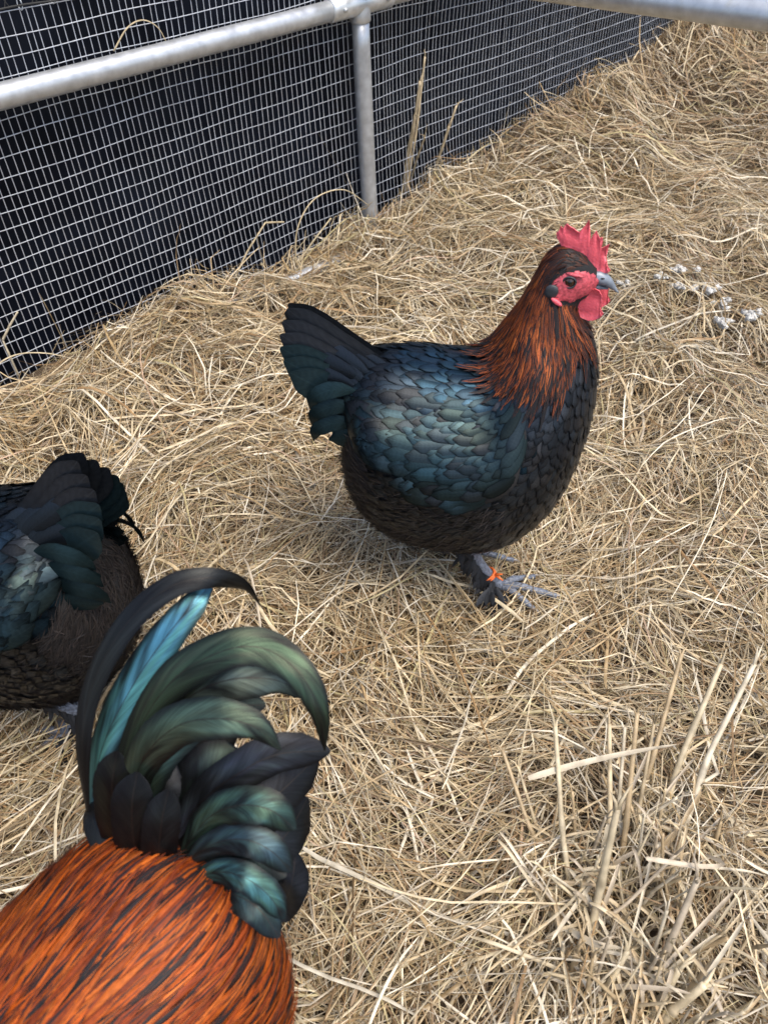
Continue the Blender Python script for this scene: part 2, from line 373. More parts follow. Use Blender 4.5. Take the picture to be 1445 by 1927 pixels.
def hay():
    rng = np.random.default_rng(11)
    fl1, fl2 = SNoise(21, 1.0), SNoise(22, .38)
    Vs, Fs, Ts, b = [], [], [], 0
    def batch(n, xr, yr, zlo, zhi, lmu, wmu, pitch_sd, keep, tone=1.0, spread=.55, segs=6, palw=PALW, roof=False):
        nonlocal b
        x = rng.uniform(*xr, n); y = rng.uniform(*yr, n); k = keep(x, y) & (rng.random(n) > .75 * np.exp(-(((x - .245) / .05) ** 2 + ((y - .30) / .045) ** 2)) + .7 * np.exp(-(((x - .31) / .03) ** 2 + ((y - .215) / .025) ** 2))); x, y = x[k], y[k]; n = len(x)
        if n == 0: return
        ang = fl1(x, y) * .9 + fl2(x, y) * .7 + .35 + rng.normal(0, spread, n) + np.where(rng.random(n) < .22, rng.uniform(0, 3.14, n), 0)
        L_ = np.clip(rng.lognormal(math.log(lmu), .45, n), .03, .34); W_ = np.clip(rng.lognormal(math.log(wmu), .42, n), .0007, .0050)
        s, d = fence_sn(x, y); z0 = rng.uniform(zlo, zhi, n)
        V, F, per = strands(rng, x, y, z0, ang, L_, W_, rng.normal(0, 2.2, n), rng.normal(0, pitch_sd, n), segs, roof=roof)
        ss, dd = fence_sn(V[:, 0], V[:, 1])                        # hay stays on this side of the wire
        push = np.clip(.012 - dd, 0, None); V[:, 0] += FN[0] * push; V[:, 1] += FN[1] * push
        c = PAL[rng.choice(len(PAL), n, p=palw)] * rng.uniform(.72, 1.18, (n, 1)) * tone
        Vs.append(V); Fs.append(F + b); b += len(V)
        Ts.append(np.concatenate([np.repeat(c, per, 0), np.ones((n * per, 1))], 1))
    inside = lambda x, y: fence_sn(x, y)[1] > .015
    near = lambda x, y: inside(x, y)
    # wedge that the picture and its neighbours can see
    wedge = lambda x, y: inside(x, y) & (x < .55 + .62 * y) & (x > -.62 - .42 * y)
    old_shaded = np.array([.2, .08, .02, .01, .25, .1, .3, .02, .02]); old_shaded /= old_shaded.sum()  # old brown hay underneath; its low tone paints shade into the gaps
    batch(9000, (-1.1, 1.2), (-.1, 1.5), -.014, .000, .12, .0022, .08, wedge, .55, 1.2, 5, old_shaded)
    batch(9000, (-1.1, 2.6), (1.4, 5.0), -.014, .002, .14, .0028, .08, wedge, .55, 1.2, 5, old_shaded)
    batch(21000, (-1.1, 1.2), (-.1, 1.05), -.002, .032, .14, .0015, .09, wedge, roof=True)
    batch(9000, (-1.1, 1.2), (-.1, 1.05), .004, .036, .10, .0010, .14, wedge)
    batch(26000, (-1.2, 1.7), (1.0, 2.3), .000, .036, .15, .0018, .10, wedge)
    far = np.array([.26, .16, .08, .04, .2, .06, .12, .06, .02]); far /= far.sum()  # browner mix and lower tone put the far end's shade into the hay colour
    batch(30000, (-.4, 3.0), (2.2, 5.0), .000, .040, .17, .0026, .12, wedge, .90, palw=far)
    # longer bright stalks lying on top
    top = np.array([.05, .2, .35, .3, .03, .03, 0, .04, 0]); top /= top.sum()
    batch(1500, (-1.1, 1.2), (-.1, 1.1), .016, .034, .20, .0027, .07, wedge, 1.05, .8, 9, top, True)
    batch(1500, (-1.2, 1.7), (1.0, 2.4), .018, .040, .20, .0028, .09, wedge, 1.05, .8, 9, top, True)
    batch(1400, (-.4, 3.0), (2.3, 5.0), .02, .05, .2, .0032, .12, wedge, 1.0, .8, 8, top, True)
    # loose rough hay heaped against the wire
    strip = lambda x, y: (fence_sn(x, y)[1] > .015) & (fence_sn(x, y)[1] < .22) & (x > -1.6)
    batch(12000, (-1.4, 1.9), (.9, 4.2), .005, .05, .14, .0018, .32, strip, 1.0, .9)
    lip = lambda x, y: (fence_sn(x, y)[1] > .015) & (fence_sn(x, y)[1] < .10) & (x > -1.6)
    batch(2600, (-1.4, 1.9), (.9, 4.2), .02, .07, .16, .0017, .75, lip, 1.0, 1.2, 8)
    V = np.concatenate(Vs); F = np.concatenate(Fs); T = np.concatenate(Ts)
    tag(mesh_obj('hay', V, F, MAT['straw'], tint=T, smooth=True), 'loose dry tan hay spread thick over the whole floor of the run', 'hay', kind='stuff')
hay()

# ------------------------------------------------------------------ fence: pipes, mesh, liner
def fpt(s, n, z):
    p = POST + FD * s + FN * n
    return np.array([p[0], p[1], z])
def bulge(s, z):
    """how far the wire hangs out of true (m), into the run positive"""
    s = np.asarray(s, float); z = np.asarray(z, float)
    lock = 1 - np.exp(-(s / .16) ** 2)
    return -.030 - .014 * lock * np.sin(np.clip(z / .62, 0, 1) * math.pi) * (1 + .5 * np.sin(s * 3.1 + 1)) + .004 * np.sin(s * 9 + z * 7) * lock

def build_pipe_frame():
    rail = empty('pipe_fence_frame', fpt(0, 0, 0))
    tag(rail, 'galvanised pipe frame, upright post and sloping top rail, in front of the wire mesh', 'pipe frame')
    off = np.array(fpt(0, 0, 0))
    def part(name, pts, r, mat='galv', parent=rail, sides=28):
        V, F = tube(np.asarray(pts) - off, r, sides); return mesh_obj(name, V, F, MAT[mat], parent)
    zr = .54
    part('post', [fpt(0, 0, z) for z in np.linspace(-.1, zr - .03, 12)], .0205)
    part('rail', [fpt(s, 0, zr + .0015 * math.sin(s * 3)) for s in np.linspace(-2.0, -.085, 24)], .0205)
    part('rail', [fpt(s, 0, zr) for s in np.linspace(.085, 3.2, 10)], .0205)
    # cast tee: sleeve along the rail, collar down the post, socket for the cross rail above
    tee = part('tee_fitting', [fpt(s, 0, zr) for s in (-.098, -.094, -.04, 0, .04, .094, .098)], [.0215, .0240, .0236, .0240, .0236, .0240, .0215], 'galv_fit')
    V, F = tube(np.array([fpt(0, 0, z) for z in (zr + .1, zr + .02, zr - .02, zr - .034, zr - .038)]) - off, [.022, .022, .0245, .0245, .0215], 28)
    mesh_obj('collar', V, F, MAT['galv_fit'], tee)
    for s in (-.07, .07):
        p = fpt(s, .024, zr) - off
        V, F = tube([p, p + np.array([*FN, 0]) * .006], [.005, .0042], 8); mesh_obj('set_screw', V, F, MAT['galv_fit'], tee)
    # bottom rail, half buried in hay
    part('bottom_rail', [(-.282 + t * .216, 1.667 + t * .191, .024) for t in np.linspace(-.9, 1.15, 12)], .0165)
build_pipe_frame()

def build_cross_rail():
    a = np.array([POST[0], POST[1], .612]); b = np.array([.648, 1.386, .612]); d = b - a
    r = empty('cross_rail', a); tag(r, 'bare galvanised pipe rail crossing the top right corner above the hay', 'pipe rail')
    V, F = tube([d * t for t in np.linspace(0.02, 2.6, 16)], .0215, 32); mesh_obj('pipe', V, F, MAT['galv'], r)
    V, F = tube([d * t for t in (2.6, 2.604, 2.63, 2.634)], [.02, .026, .026, .02], 24); mesh_obj('end_cap', V, F, MAT['galv_fit'], r)
    e = d * 2.55
    V, F = tube([e + np.array([0, 0, -.0232]), e + np.array([0, 0, -.7])], .0205, 24); mesh_obj('post', V, F, MAT['galv'], r)
build_cross_rail()

def build_mesh_fence():
    f = empty('wire_mesh_fence', fpt(0, -.03, 0))
    tag(f, 'welded galvanised wire mesh fence with small upright rectangular openings', 'wire fence')
    off = fpt(0, -.03, 0); top, bot = .648, -.04
    zs = np.linspace(bot, top, 12); rng = random.Random(4)
    s0, ds, n = -1.62, .0150, 272
    for i in range(n):
        s = s0 + i * ds + rng.gauss(0, .0007); lean = rng.gauss(0, .0015)
        pts = np.array([fpt(s + lean * (z / .6) + .0012 * math.sin(z * 9 + i * .25), bulge(s, z), z) for z in zs]) - off
        V, F = tube(pts, .00092, 4, False); mesh_obj('vertical_wire', V, F, MAT['wire'], f)
    ss = np.linspace(s0, s0 + (n - 1) * ds, 90); z = top - .001; k = 0
    while z > bot:
        sagk = .004 * math.sin(k * 1.3)
        pts = np.array([fpt(s, bulge(s, z) + .0016, z + sagk * math.sin(s * 2.2 + k * .4) + .0012 * math.sin(s * 21 + k) + (.006 * math.exp(-(s / .2) ** 2) if k > 2 else 0)) for s in ss]) - off
        V, F = tube(pts, .00092, 4, False); mesh_obj('horizontal_wire', V, F, MAT['wire'], f)
        z -= .0300; k += 1
    # clips that hold netting to the mesh's top wire
    for i in range(24):
        s = -1.55 + i * .0600 * 1.0
        c = fpt(s, bulge(s, top), top) - off
        pts = [c + np.array([FD[0] * .002 * math.cos(a), FD[1] * .002 * math.cos(a), 0]) + np.array([FN[0], FN[1], 0]) * .004 * math.cos(a) + np.array([0, 0, .006 + .009 * math.sin(a)]) for a in np.linspace(0, 6.28, 13)]
        V, F = tube(pts, .0011, 6); mesh_obj('wire_clip', V, F, MAT['tie'], f)
build_mesh_fence()

def build_liner():
    s = np.linspace(-1.8, 3.0, 120); z = np.linspace(-.06, 1.05, 40); S, Z = np.meshgrid(s, z, indexing='ij')
    wr = SNoise(33, .5); off = -.085 + .010 * wr(S, Z) + .004 * SNoise(34, .15)(S, Z)
    P = POST[None, None] + FD * S[..., None] + FN * off[..., None]
    V = np.concatenate([np.stack([P[..., 0], P[..., 1], Z], -1).reshape(-1, 3), np.stack([P[..., 0] - FN[0] * .003, P[..., 1] - FN[1] * .003, Z], -1).reshape(-1, 3)])
    n, m = S.shape; i, j = np.meshgrid(np.arange(n - 1), np.arange(m - 1), indexing='ij'); a = (i * m + j).ravel()
    F = np.stack([a, a + m, a + m + 1, a + 1], -1); F = np.concatenate([F, F[:, ::-1] + n * m])
    tag(mesh_obj('black_liner', V, F, MAT['liner']), 'black plastic sheet hanging behind the wire mesh fence', 'liner')
build_liner()

def build_net():
    r = empty('bird_netting', fpt(-1, -.03, .65)); off = fpt(-1, -.03, .65)
    tag(r, 'dark diamond bird netting above the top edge of the wire mesh', 'netting')
    P = []
    def q(s, v): return fpt(s, -.034 - .02 * v / .3 + .006 * math.sin(s * 6 + v * 9), .652 + v) - off
    for i in range(46):
        s = -1.9 + i * .05
        P.append(tube([q(s + t * .16, t * .3) for t in np.linspace(0, 1, 7)], .0008, 4, False))
        P.append(tube([q(s + .16 - t * .16, t * .3) for t in np.linspace(0, 1, 7)], .0008, 4, False))
    V, F = merge(P); tag(mesh_obj('cords', V, F, MAT['net'], r), kind='stuff')
    V, F = tube([q(s, -.001 + .002 * math.sin(s * 30)) for s in np.linspace(-1.8, .4, 90)], .0016, 6); mesh_obj('edge_cord', V, F, MAT['net'], r)
build_net()

# ------------------------------------------------------------------ birds
SHAPES = {
    'broad': ([0, .06, .18, .4, .75, .90, .97, 1], [.08, .30, .72, .96, 1, .84, .55, .18]),
    'sickle': ([0, .05, .14, .32, .6, .82, .94, 1], [.08, .30, .72, 1, .95, .66, .30, .04]),
    'round': ([0, .12, .35, .65, .82, .93, 1], [.40, .70, .95, 1, .93, .74, .34]),
    'point': ([0, .2, .5, .8, 1], [.55, .95, 1, .62, .06]),
    'strand': ([0, .3, .7, 1], [.8, 1, .7, .1]),
    'long': ([0, .08, .3, .7, .88, .96, 1], [.28, .6, .92, 1, .84, .52, .12]),
}
def feathers(name, P, T, N, L, W, tint, shape, mat, parent, lift=.10, curl=-.12, camber=.16, rows=6, cols=3, bend=0.0, kind=None):
    P, T, N = (np.asarray(a, float) for a in (P, T, N)); n = len(P)
    L = np.broadcast_to(np.asarray(L, float), (n,)); W = np.broadcast_to(np.asarray(W, float), (n,))
    lift, curl, bend = (np.broadcast_to(np.asarray(a, float), (n,))[:, None, None, None] for a in (lift, curl, bend))
    T = T - N * (T * N).sum(1, keepdims=True); T /= np.linalg.norm(T, axis=1, keepdims=True) + 1e-9
    B = np.cross(N, T)
    v = np.linspace(0, 1, rows); u = np.linspace(-1, 1, cols); f = np.interp(v, *SHAPES[shape])
    e = lambda a: a[:, None, None, :]
    V_ = v[None, :, None, None]; U_ = u[None, None, :, None]; L_ = L[:, None, None, None]; W_ = W[:, None, None, None]; F_ = f[None, :, None, None]
    pos = e(P) + e(T) * L_ * V_ + e(N) * L_ * (lift * V_ + curl * V_ ** 2) + e(B) * (U_ * W_ * .5 * F_ + bend * L_ * V_ ** 2) - e(N) * camber * W_ * F_ * U_ ** 2
    # blunt rounded end: outer edge stops short of the shaft tip
    pos = pos - e(T) * (W_ * .18 * (U_ ** 2) * (V_ ** 3))
    per = rows * cols
    base = (np.arange(n) * per)[:, None, None]; i = np.arange(rows - 1)[None, :, None]; c = np.arange(cols - 1)[None, None, :]
    q = base + i * cols + c
    Fq = np.stack([q, q + 1, q + cols + 1, q + cols], -1).reshape(-1, 4)
    uv = np.broadcast_to(np.stack(np.meshgrid(v, (u + 1) / 2, indexing='ij')[::-1], -1), (n, rows, cols, 2)).reshape(-1, 2)
    tint = np.asarray(tint, float)
    if tint.shape[1] == 3: tint = np.concatenate([tint, np.ones((n, 1))], 1)
    o = mesh_obj(name, pos.reshape(-1, 3), Fq, mat, parent, np.repeat(tint, per, 0), uv)
    if kind: o['kind'] = kind
    return o

def plume(name, ctrl, width, nrm, tint, mat, parent, rows=22, cols=7, shape='long', twist=0.0, camber=.14, off=None):
    """one long feather along a curve, its flat side turned to nrm"""
    p = catmull(ctrl, rows); 
    if off is not None: p = p - off
    T = np.gradient(p, axis=0); T /= np.linalg.norm(T, axis=1)[:, None]
    nr = np.asarray(nrm, float); N = nr[None] - T * (T @ nr)[:, None]; N /= np.linalg.norm(N, axis=1)[:, None]
    B = np.cross(N, T); v = np.linspace(0, 1, rows); tw = twist * (v - .3)
    B, N = B * np.cos(tw)[:, None] + N * np.sin(tw)[:, None], N * np.cos(tw)[:, None] - B * np.sin(tw)[:, None]
    f = np.interp(v, *SHAPES[shape]) * width * .5; u = np.linspace(-1, 1, cols)
    rg = np.random.default_rng(int(abs(p[0].sum() * 1e5)) % 99991); wav = 1 + (np.abs(u) > .9)[None] * rg.normal(0, .014, (rows, cols))
    pos = p[:, None] + B[:, None] * (u[None] * f[:, None] * wav)[..., None] - N[:, None] * (camber * f[:, None] * u[None] ** 2)[..., None] - T[:, None] * (.5 * f[:, None] * u[None] ** 2 * v[:, None])[..., None]
    i = np.arange(rows - 1)[:, None]; c = np.arange(cols - 1)[None]; q = (i * cols + c)
    F = np.stack([q, q + 1, q + cols + 1, q + cols], -1).reshape(-1, 4)
    uv = np.stack(np.meshgrid(v, (u + 1) / 2, indexing='ij')[::-1], -1).reshape(-1, 2)
    t = np.tile(np.array([*tint, 1.0]) if len(tint) == 3 else np.array(tint), (rows * cols, 1))
    return mesh_obj(name, pos.reshape(-1, 3), F, mat, parent, t, uv)

def hug(name, posfn, cenfn, a, b, sgn, L, W, tint, shape, mat, parent, rng, tilt=0.0, h0=-.001, rise=.08, camber=.16, rows=7, cols=3, amin=None, post=None, kind=None, droop=0.0):
    """feathers that follow a curved skin: each row of a feather is walked along the surface"""
    n = len(a); L = np.broadcast_to(np.asarray(L, float), (n,)); W = np.broadcast_to(np.asarray(W, float), (n,)); tilt = np.broadcast_to(np.asarray(tilt, float), (n,)); rise = np.broadcast_to(np.asarray(rise, float), (n,))
    v = np.linspace(0, 1, rows); f = np.interp(v, *SHAPES[shape]); u = np.linspace(-1, 1, cols); e = .01
    a = np.array(a, float); b = np.array(b, float); step = L / (rows - 1)
    ext = np.zeros((n, 3)); POSr, TR, NR = [], [], []; lastT = None
    for i in range(rows):
        P = posfn(a, b); Pa = (posfn(a + e, b) - posfn(a - e, b)) / (2 * e); Pb = (posfn(a, b + e) - posfn(a, b - e)) / (2 * e)
        sa = np.linalg.norm(Pa, axis=1) + 1e-6; sb = np.linalg.norm(Pb, axis=1) + 1e-6
        N = np.cross(Pa, Pb); N /= np.linalg.norm(N, axis=1, keepdims=True) + 1e-12
        N = np.where(((P - cenfn(a, b)) * N).sum(1, keepdims=True) < 0, -N, N)
        T = sgn * Pa / sa[:, None] * np.cos(tilt)[:, None] + Pb / sb[:, None] * np.sin(tilt)[:, None]; T /= np.linalg.norm(T, axis=1, keepdims=True) + 1e-9
        POSr.append(P + ext); TR.append(T); NR.append(N)
        an = a + sgn * step * np.cos(tilt) / np.maximum(sa, .004)
        over = (an * sgn > amin * sgn) if amin is not None else np.zeros(n, bool)
        ext = ext + np.where(over[:, None], T * step[:, None] - N * (droop * step)[:, None], 0)
        a = np.where(over, a, an); b = np.where(over, b, b + step * np.sin(tilt) / np.maximum(sb, .012))
    P = np.stack(POSr, 1); T = np.stack(TR, 1); N = np.stack(NR, 1)
    Td = np.gradient(P, axis=1); Td /= np.linalg.norm(Td, axis=2, keepdims=True) + 1e-9
    N = N - Td * (N * Td).sum(2, keepdims=True); N /= np.linalg.norm(N, axis=2, keepdims=True) + 1e-9; B = np.cross(N, Td)
    hgt = h0 + (rise * L)[:, None] * v[None] ** 1.2 + rng.uniform(0, .0012, n)[:, None]
    fw = f[None, :, None, None] * W[:, None, None, None]; U = u[None, None, :, None]
    pos = (P + N * hgt[..., None])[:, :, None] + B[:, :, None] * U * fw * .5 - N[:, :, None] * camber * fw * U ** 2 - Td[:, :, None] * (W[:, None, None, None] * .18 * U ** 2 * v[None, :, None, None] ** 3)
    if post is not None: pos = post(pos)
    per = rows * cols; base = (np.arange(n) * per)[:, None, None]; i = np.arange(rows - 1)[None, :, None]; c = np.arange(cols - 1)[None, None, :]
    q = base + i * cols + c; Fq = np.stack([q, q + 1, q + cols + 1, q + cols], -1).reshape(-1, 4)
    uv = np.broadcast_to(np.stack(np.meshgrid(v, (u + 1) / 2, indexing='ij')[::-1], -1), (n, rows, cols, 2)).reshape(-1, 2)
    tint = np.asarray(tint, float)
    if tint.shape[1] == 3: tint = np.concatenate([tint, np.ones((n, 1))], 1)
    o = mesh_obj(name, pos.reshape(-1, 3), Fq, mat, parent, np.repeat(tint, per, 0), uv)
    if kind: o['kind'] = kind
    return o

# side profile of a bird: back line point, belly line point, half width
SECT = np.array([
    (-.172, .385, -.182, .330, .022), (-.160, .405, -.190, .262, .060), (-.130, .415, -.172, .195, .088), (-.090, .415, -.125, .145, .102),
    (-.050, .410, -.060, .125, .108), (-.020, .410, .010, .128, .108), (-.004, .420, .065, .168, .102), (.008, .440, .102, .240, .092),
    (.018, .462, .118, .320, .076), (.028, .487, .121, .392, .053), (.037, .512, .108, .444, .038), (.046, .536, .090, .474, .0285),
    (.062, .549, .090, .490, .0235), (.083, .545, .098, .499, .017), (.100, .530, .104, .511, .008)])
NS = len(SECT) - 1
def sect(t):
    t = np.atleast_1d(t); k = len(SECT); i = np.clip(t.astype(int), 0, k - 2); f = (t - i)[:, None]
    g = lambda j: SECT[np.clip(j, 0, k - 1)]
    p0 = np.where((i > 0)[:, None], g(i - 1), 2 * g(i) - g(i + 1)); p1, p2 = g(i), g(i + 1); p3 = np.where((i < k - 2)[:, None], g(i + 2), 2 * g(i + 1) - g(i))
    return .5 * (2 * p1 + (p2 - p0) * f + (2 * p0 - 5 * p1 + 4 * p2 - p3) * f ** 2 + (3 * p1 - p0 - 3 * p2 + p3) * f ** 3)
def surf(t, th):
    s = sect(t); cx, cz = (s[:, 0] + s[:, 2]) / 2, (s[:, 1] + s[:, 3]) / 2; ax, az = (s[:, 0] - s[:, 2]) / 2, (s[:, 1] - s[:, 3]) / 2
    c, sn = np.cos(th), np.sin(th)
    w = s[:, 4] * np.sign(sn) * np.abs(sn) ** .85
    return np.stack([cx + ax * c, w, cz + az * c], -1)
def surf_frame(t, th):
    e = .02; P = surf(t, th); Tt = surf(t - e, th) - surf(t + e, th); Th = surf(t, th + e) - surf(t, th - e)
    N = np.cross(Th, Tt); N /= np.linalg.norm(N, axis=1, keepdims=True) + 1e-12
    s = sect(t); C = np.stack([(s[:, 0] + s[:, 2]) / 2, 0 * t, (s[:, 1] + s[:, 3]) / 2], -1)
    N = np.where(((P - C) * N).sum(1, keepdims=True) < 0, -N, N)
    return P, Tt / (np.linalg.norm(Tt, axis=1, keepdims=True) + 1e-12), N

def area_sample(rng, t0, t1, n, th_f=None):
    """points spread evenly over the skin between two sections"""
    T, H = [], []
    tt = np.linspace(t0, t1, 60); s = sect(tt); per = 2 * math.pi * np.sqrt((np.hypot(s[:, 0] - s[:, 2], s[:, 1] - s[:, 3]) / 2 * s[:, 4]))
    mid = np.stack([(s[:, 0] + s[:, 2]) / 2, (s[:, 1] + s[:, 3]) / 2], -1); dl = np.linalg.norm(np.gradient(mid, axis=0), axis=1) + .003
    cdf = np.cumsum(per * dl); cdf /= cdf[-1]
    t = np.interp(rng.random(n), cdf, tt); th = rng.uniform(-math.pi, math.pi, n)
    return t, th

def lattice(rng, pos, a0, a1, da, b0, b1, db, jit=.28):
    """staggered rows of feather roots, evenly spaced along and around a skin"""
    aa = np.linspace(a0, a1, 160); mid = pos(aa, np.full(160, (b0 + b1) / 2 if abs(b1 - b0) < 5 else 1.57)); sl = np.concatenate([[0], np.cumsum(np.linalg.norm(np.diff(mid, axis=0), axis=1))])
    A, B = [], []; k = 0
    for q in np.arange(0, sl[-1], da):
        a = np.interp(q, sl, aa); bb = np.linspace(b0, b1, 90); ring = pos(np.full(90, a), bb); rl = np.concatenate([[0], np.cumsum(np.linalg.norm(np.diff(ring, axis=0), axis=1))])
        m = max(3, int(rl[-1] / db)); f = (np.arange(m) + (.5 if k % 2 else 0) + rng.normal(0, jit, m)) / m
        B.append(np.interp(np.clip(f, 0, 1) * rl[-1], rl, bb)); A.append(np.full(m, a) + rng.normal(0, jit * .5, m) * da * (a1 - a0) / sl[-1]); k += 1
    return np.concatenate(A), np.concatenate(B)

def jitter_tint(rng, base, n, sd=.25):
    base = np.asarray(base, float)
    return np.clip(base[rng.integers(0, len(base), n)] * np.exp(rng.normal(0, sd, (n, 1))), 0, 1)

_dr = SNoise(61, .10); _dr2 = SNoise(62, .05)
def drift_tint(rng, cols, P, sd=.16):
    cols = np.asarray(cols, float); k = len(cols)
    x = (.5 + .22 * _dr(P[:, 0] + .7 * P[:, 1], P[:, 2]) + .12 * _dr2(P[:, 0] - P[:, 1], P[:, 2]) + rng.normal(0, .10, len(P))) * (k - 1)
    x = np.clip(x, 0, k - 1.001); i = x.astype(int); f = (x - i)[:, None]
    return (cols[i] * (1 - f) + cols[i + 1] * f) * np.exp(rng.normal(0, sd, (len(P), 1)))
HEN_BACK = [(.021, .025, .031), (.022, .034, .048), (.021, .052, .082), (.021, .043, .057), (.026, .030, .040)]
HEN_WING = [(.022, .024, .028), (.022, .030, .036), (.021, .040, .050), (.024, .037, .036), (.025, .028, .032)]
HEN_BREAST = [(.046, .052, .064), (.040, .052, .068), (.054, .056, .062), (.036, .044, .056)]
FLUFF = [(.046, .040, .039), (.054, .046, .044), (.039, .036, .037), (.060, .050, .047), (.034, .032, .034)]
COPPER = [(.27, .062, .014), (.33, .085, .018), (.20, .045, .011), (.16, .038, .012)]
SADDLE = [(.42, .078, .006), (.48, .098, .008), (.33, .056, .006), (.47, .108, .012), (.22, .036, .006)]

def ellip_bump(name, c, r, mat, parent, seg=20, rings=12, rot=None, noise_amp=0):
    V, F = [], []
    for i in range(rings + 1):
        ph = math.pi * i / rings
        for j in range(seg):
            th = 2 * math.pi * j / seg; d = np.array([math.sin(ph) * math.cos(th), math.sin(ph) * math.sin(th), math.cos(ph)])
            k = 1 + (noise_amp * mnoise.noise(Vector(d * 2.3) + Vector(c) * 40) if noise_amp else 0)
            V.append(d * np.array(r) * k)
    for i in range(rings):
        for j in range(seg):
            k = (j + 1) % seg; F.append((i * seg + j, (i + 1) * seg + j, (i + 1) * seg + k, i * seg + k))
    V = np.array(V)
    if rot is not None: V = V @ np.array(rot.to_3x3()).T
    return mesh_obj(name, V + np.array(c), F, mat, parent)

def extrude_outline(name, pts, thick, mat, parent, y0=0.0, xf=None, taper=None):
    """flat fleshy shape: outline in x/z filled, rounded thickness along y"""
    import bmesh
    pts = np.asarray(pts, float); n = len(pts); cen = pts.mean(0)
    bm = bmesh.new()
    fr = [bm.verts.new((p[0], 0, p[1])) for p in pts]
    face = bm.faces.new(fr)
    bmesh.ops.triangulate(bm, faces=[face])
    bmesh.ops.subdivide_edges(bm, edges=bm.edges[:], cuts=2, use_grid_fill=True)
    edge = set(v for e in bm.edges if e.is_boundary for v in e.verts)
    co = {v: np.array(v.co) for v in bm.verts}
    ep = np.array([co[v] for v in edge])
    vs_ = list(bm.verts); V = []; idx = {v: i for i, v in enumerate(vs_)}
    half = []
    for v in vs_:
        d = 0 if v in edge else np.min(np.linalg.norm(ep - co[v], axis=1))
        half.append(thick * .5 * min(1, .35 + math.sqrt(d / (thick * 1.2))) if v not in edge else thick * .14)
    F = []
    A = np.array([co[v] for v in vs_]); hf = np.array(half)
    bumpn = np.array([mnoise.noise(Vector(a * 160)) for a in A]) * thick * .12
    V = np.concatenate([A + np.stack([0 * hf, hf + bumpn, 0 * hf], -1), A - np.stack([0 * hf, hf - bumpn, 0 * hf], -1)]); m = len(vs_)
    for f in bm.faces:
        t = [idx[v] for v in f.verts]; F.append(tuple(t)); F.append(tuple(i + m for i in t[::-1]))
    for e in bm.edges:
        if e.is_boundary:
            a, b = idx[e.verts[0]], idx[e.verts[1]]; F.append((a, b, b + m, a + m))
    bm.free()
    V[:, 1] += y0
    if xf is not None: V = V @ np.array(xf.to_3x3()).T + np.array(xf.translation)
    o = mesh_obj(name, V, F, mat, parent)
    return o

EYE = np.array([.075, 0, .523])
_t, _h = np.meshgrid(np.linspace(9.5, 14, 140), np.linspace(.02, math.pi - .02, 120), indexing='ij'); _SK = surf(_t.ravel(), _h.ravel())
def skin_y(x, z):
    d = (_SK[:, 0] - x) ** 2 + (_SK[:, 2] - z) ** 2; i = np.argsort(d)[:6]
    return float(_SK[i, 1].max())
def face_patch(sd, xf):
    """bare skin following the side of the head, thickest in its middle, with a torn outline"""
    nx, nz = 46, 36; c = np.array([.0805, .516]); V = []; F = []; ok = {}
    for i in range(nx):
        for j in range(nz):
            x = c[0] + (i / (nx - 1) * 2 - 1) * .029; z = c[1] + (j / (nz - 1) * 2 - 1) * .022
            r = math.hypot((x - c[0]) / .0245, (z - c[1]) / .0172) + .15 * mnoise.noise(Vector((x * 130, z * 130, 3.0)))
            dpt = max(0.0, 1 - r * r); y = skin_y(x, z) - .0012 + .0042 * dpt ** .5 + .0006 * mnoise.noise(Vector((x * 420, z * 420, 1.0)))
            V.append((x, sd * y, z)); ok[(i, j)] = r < 1.0
    for i in range(nx - 1):
        for j in range(nz - 1):
            if ok[(i, j)] and ok[(i + 1, j)] and ok[(i, j + 1)] and ok[(i + 1, j + 1)]: F.append((i * nz + j, (i + 1) * nz + j, (i + 1) * nz + j + 1, i * nz + j + 1))
    V = np.array(V) @ xf[:3, :3].T + xf[:3, 3]
    used = sorted({k for f in F for k in f}); mp = {k: q for q, k in enumerate(used)}
    return V[used], [tuple(mp[k] for k in f) for f in F]
def head_xf(yaw):
    piv = Vector((.06, 0, .50))
    return Matrix.Translation(piv) @ Matrix.Rotation(yaw, 4, 'Z') @ Matrix.Translation(-piv)

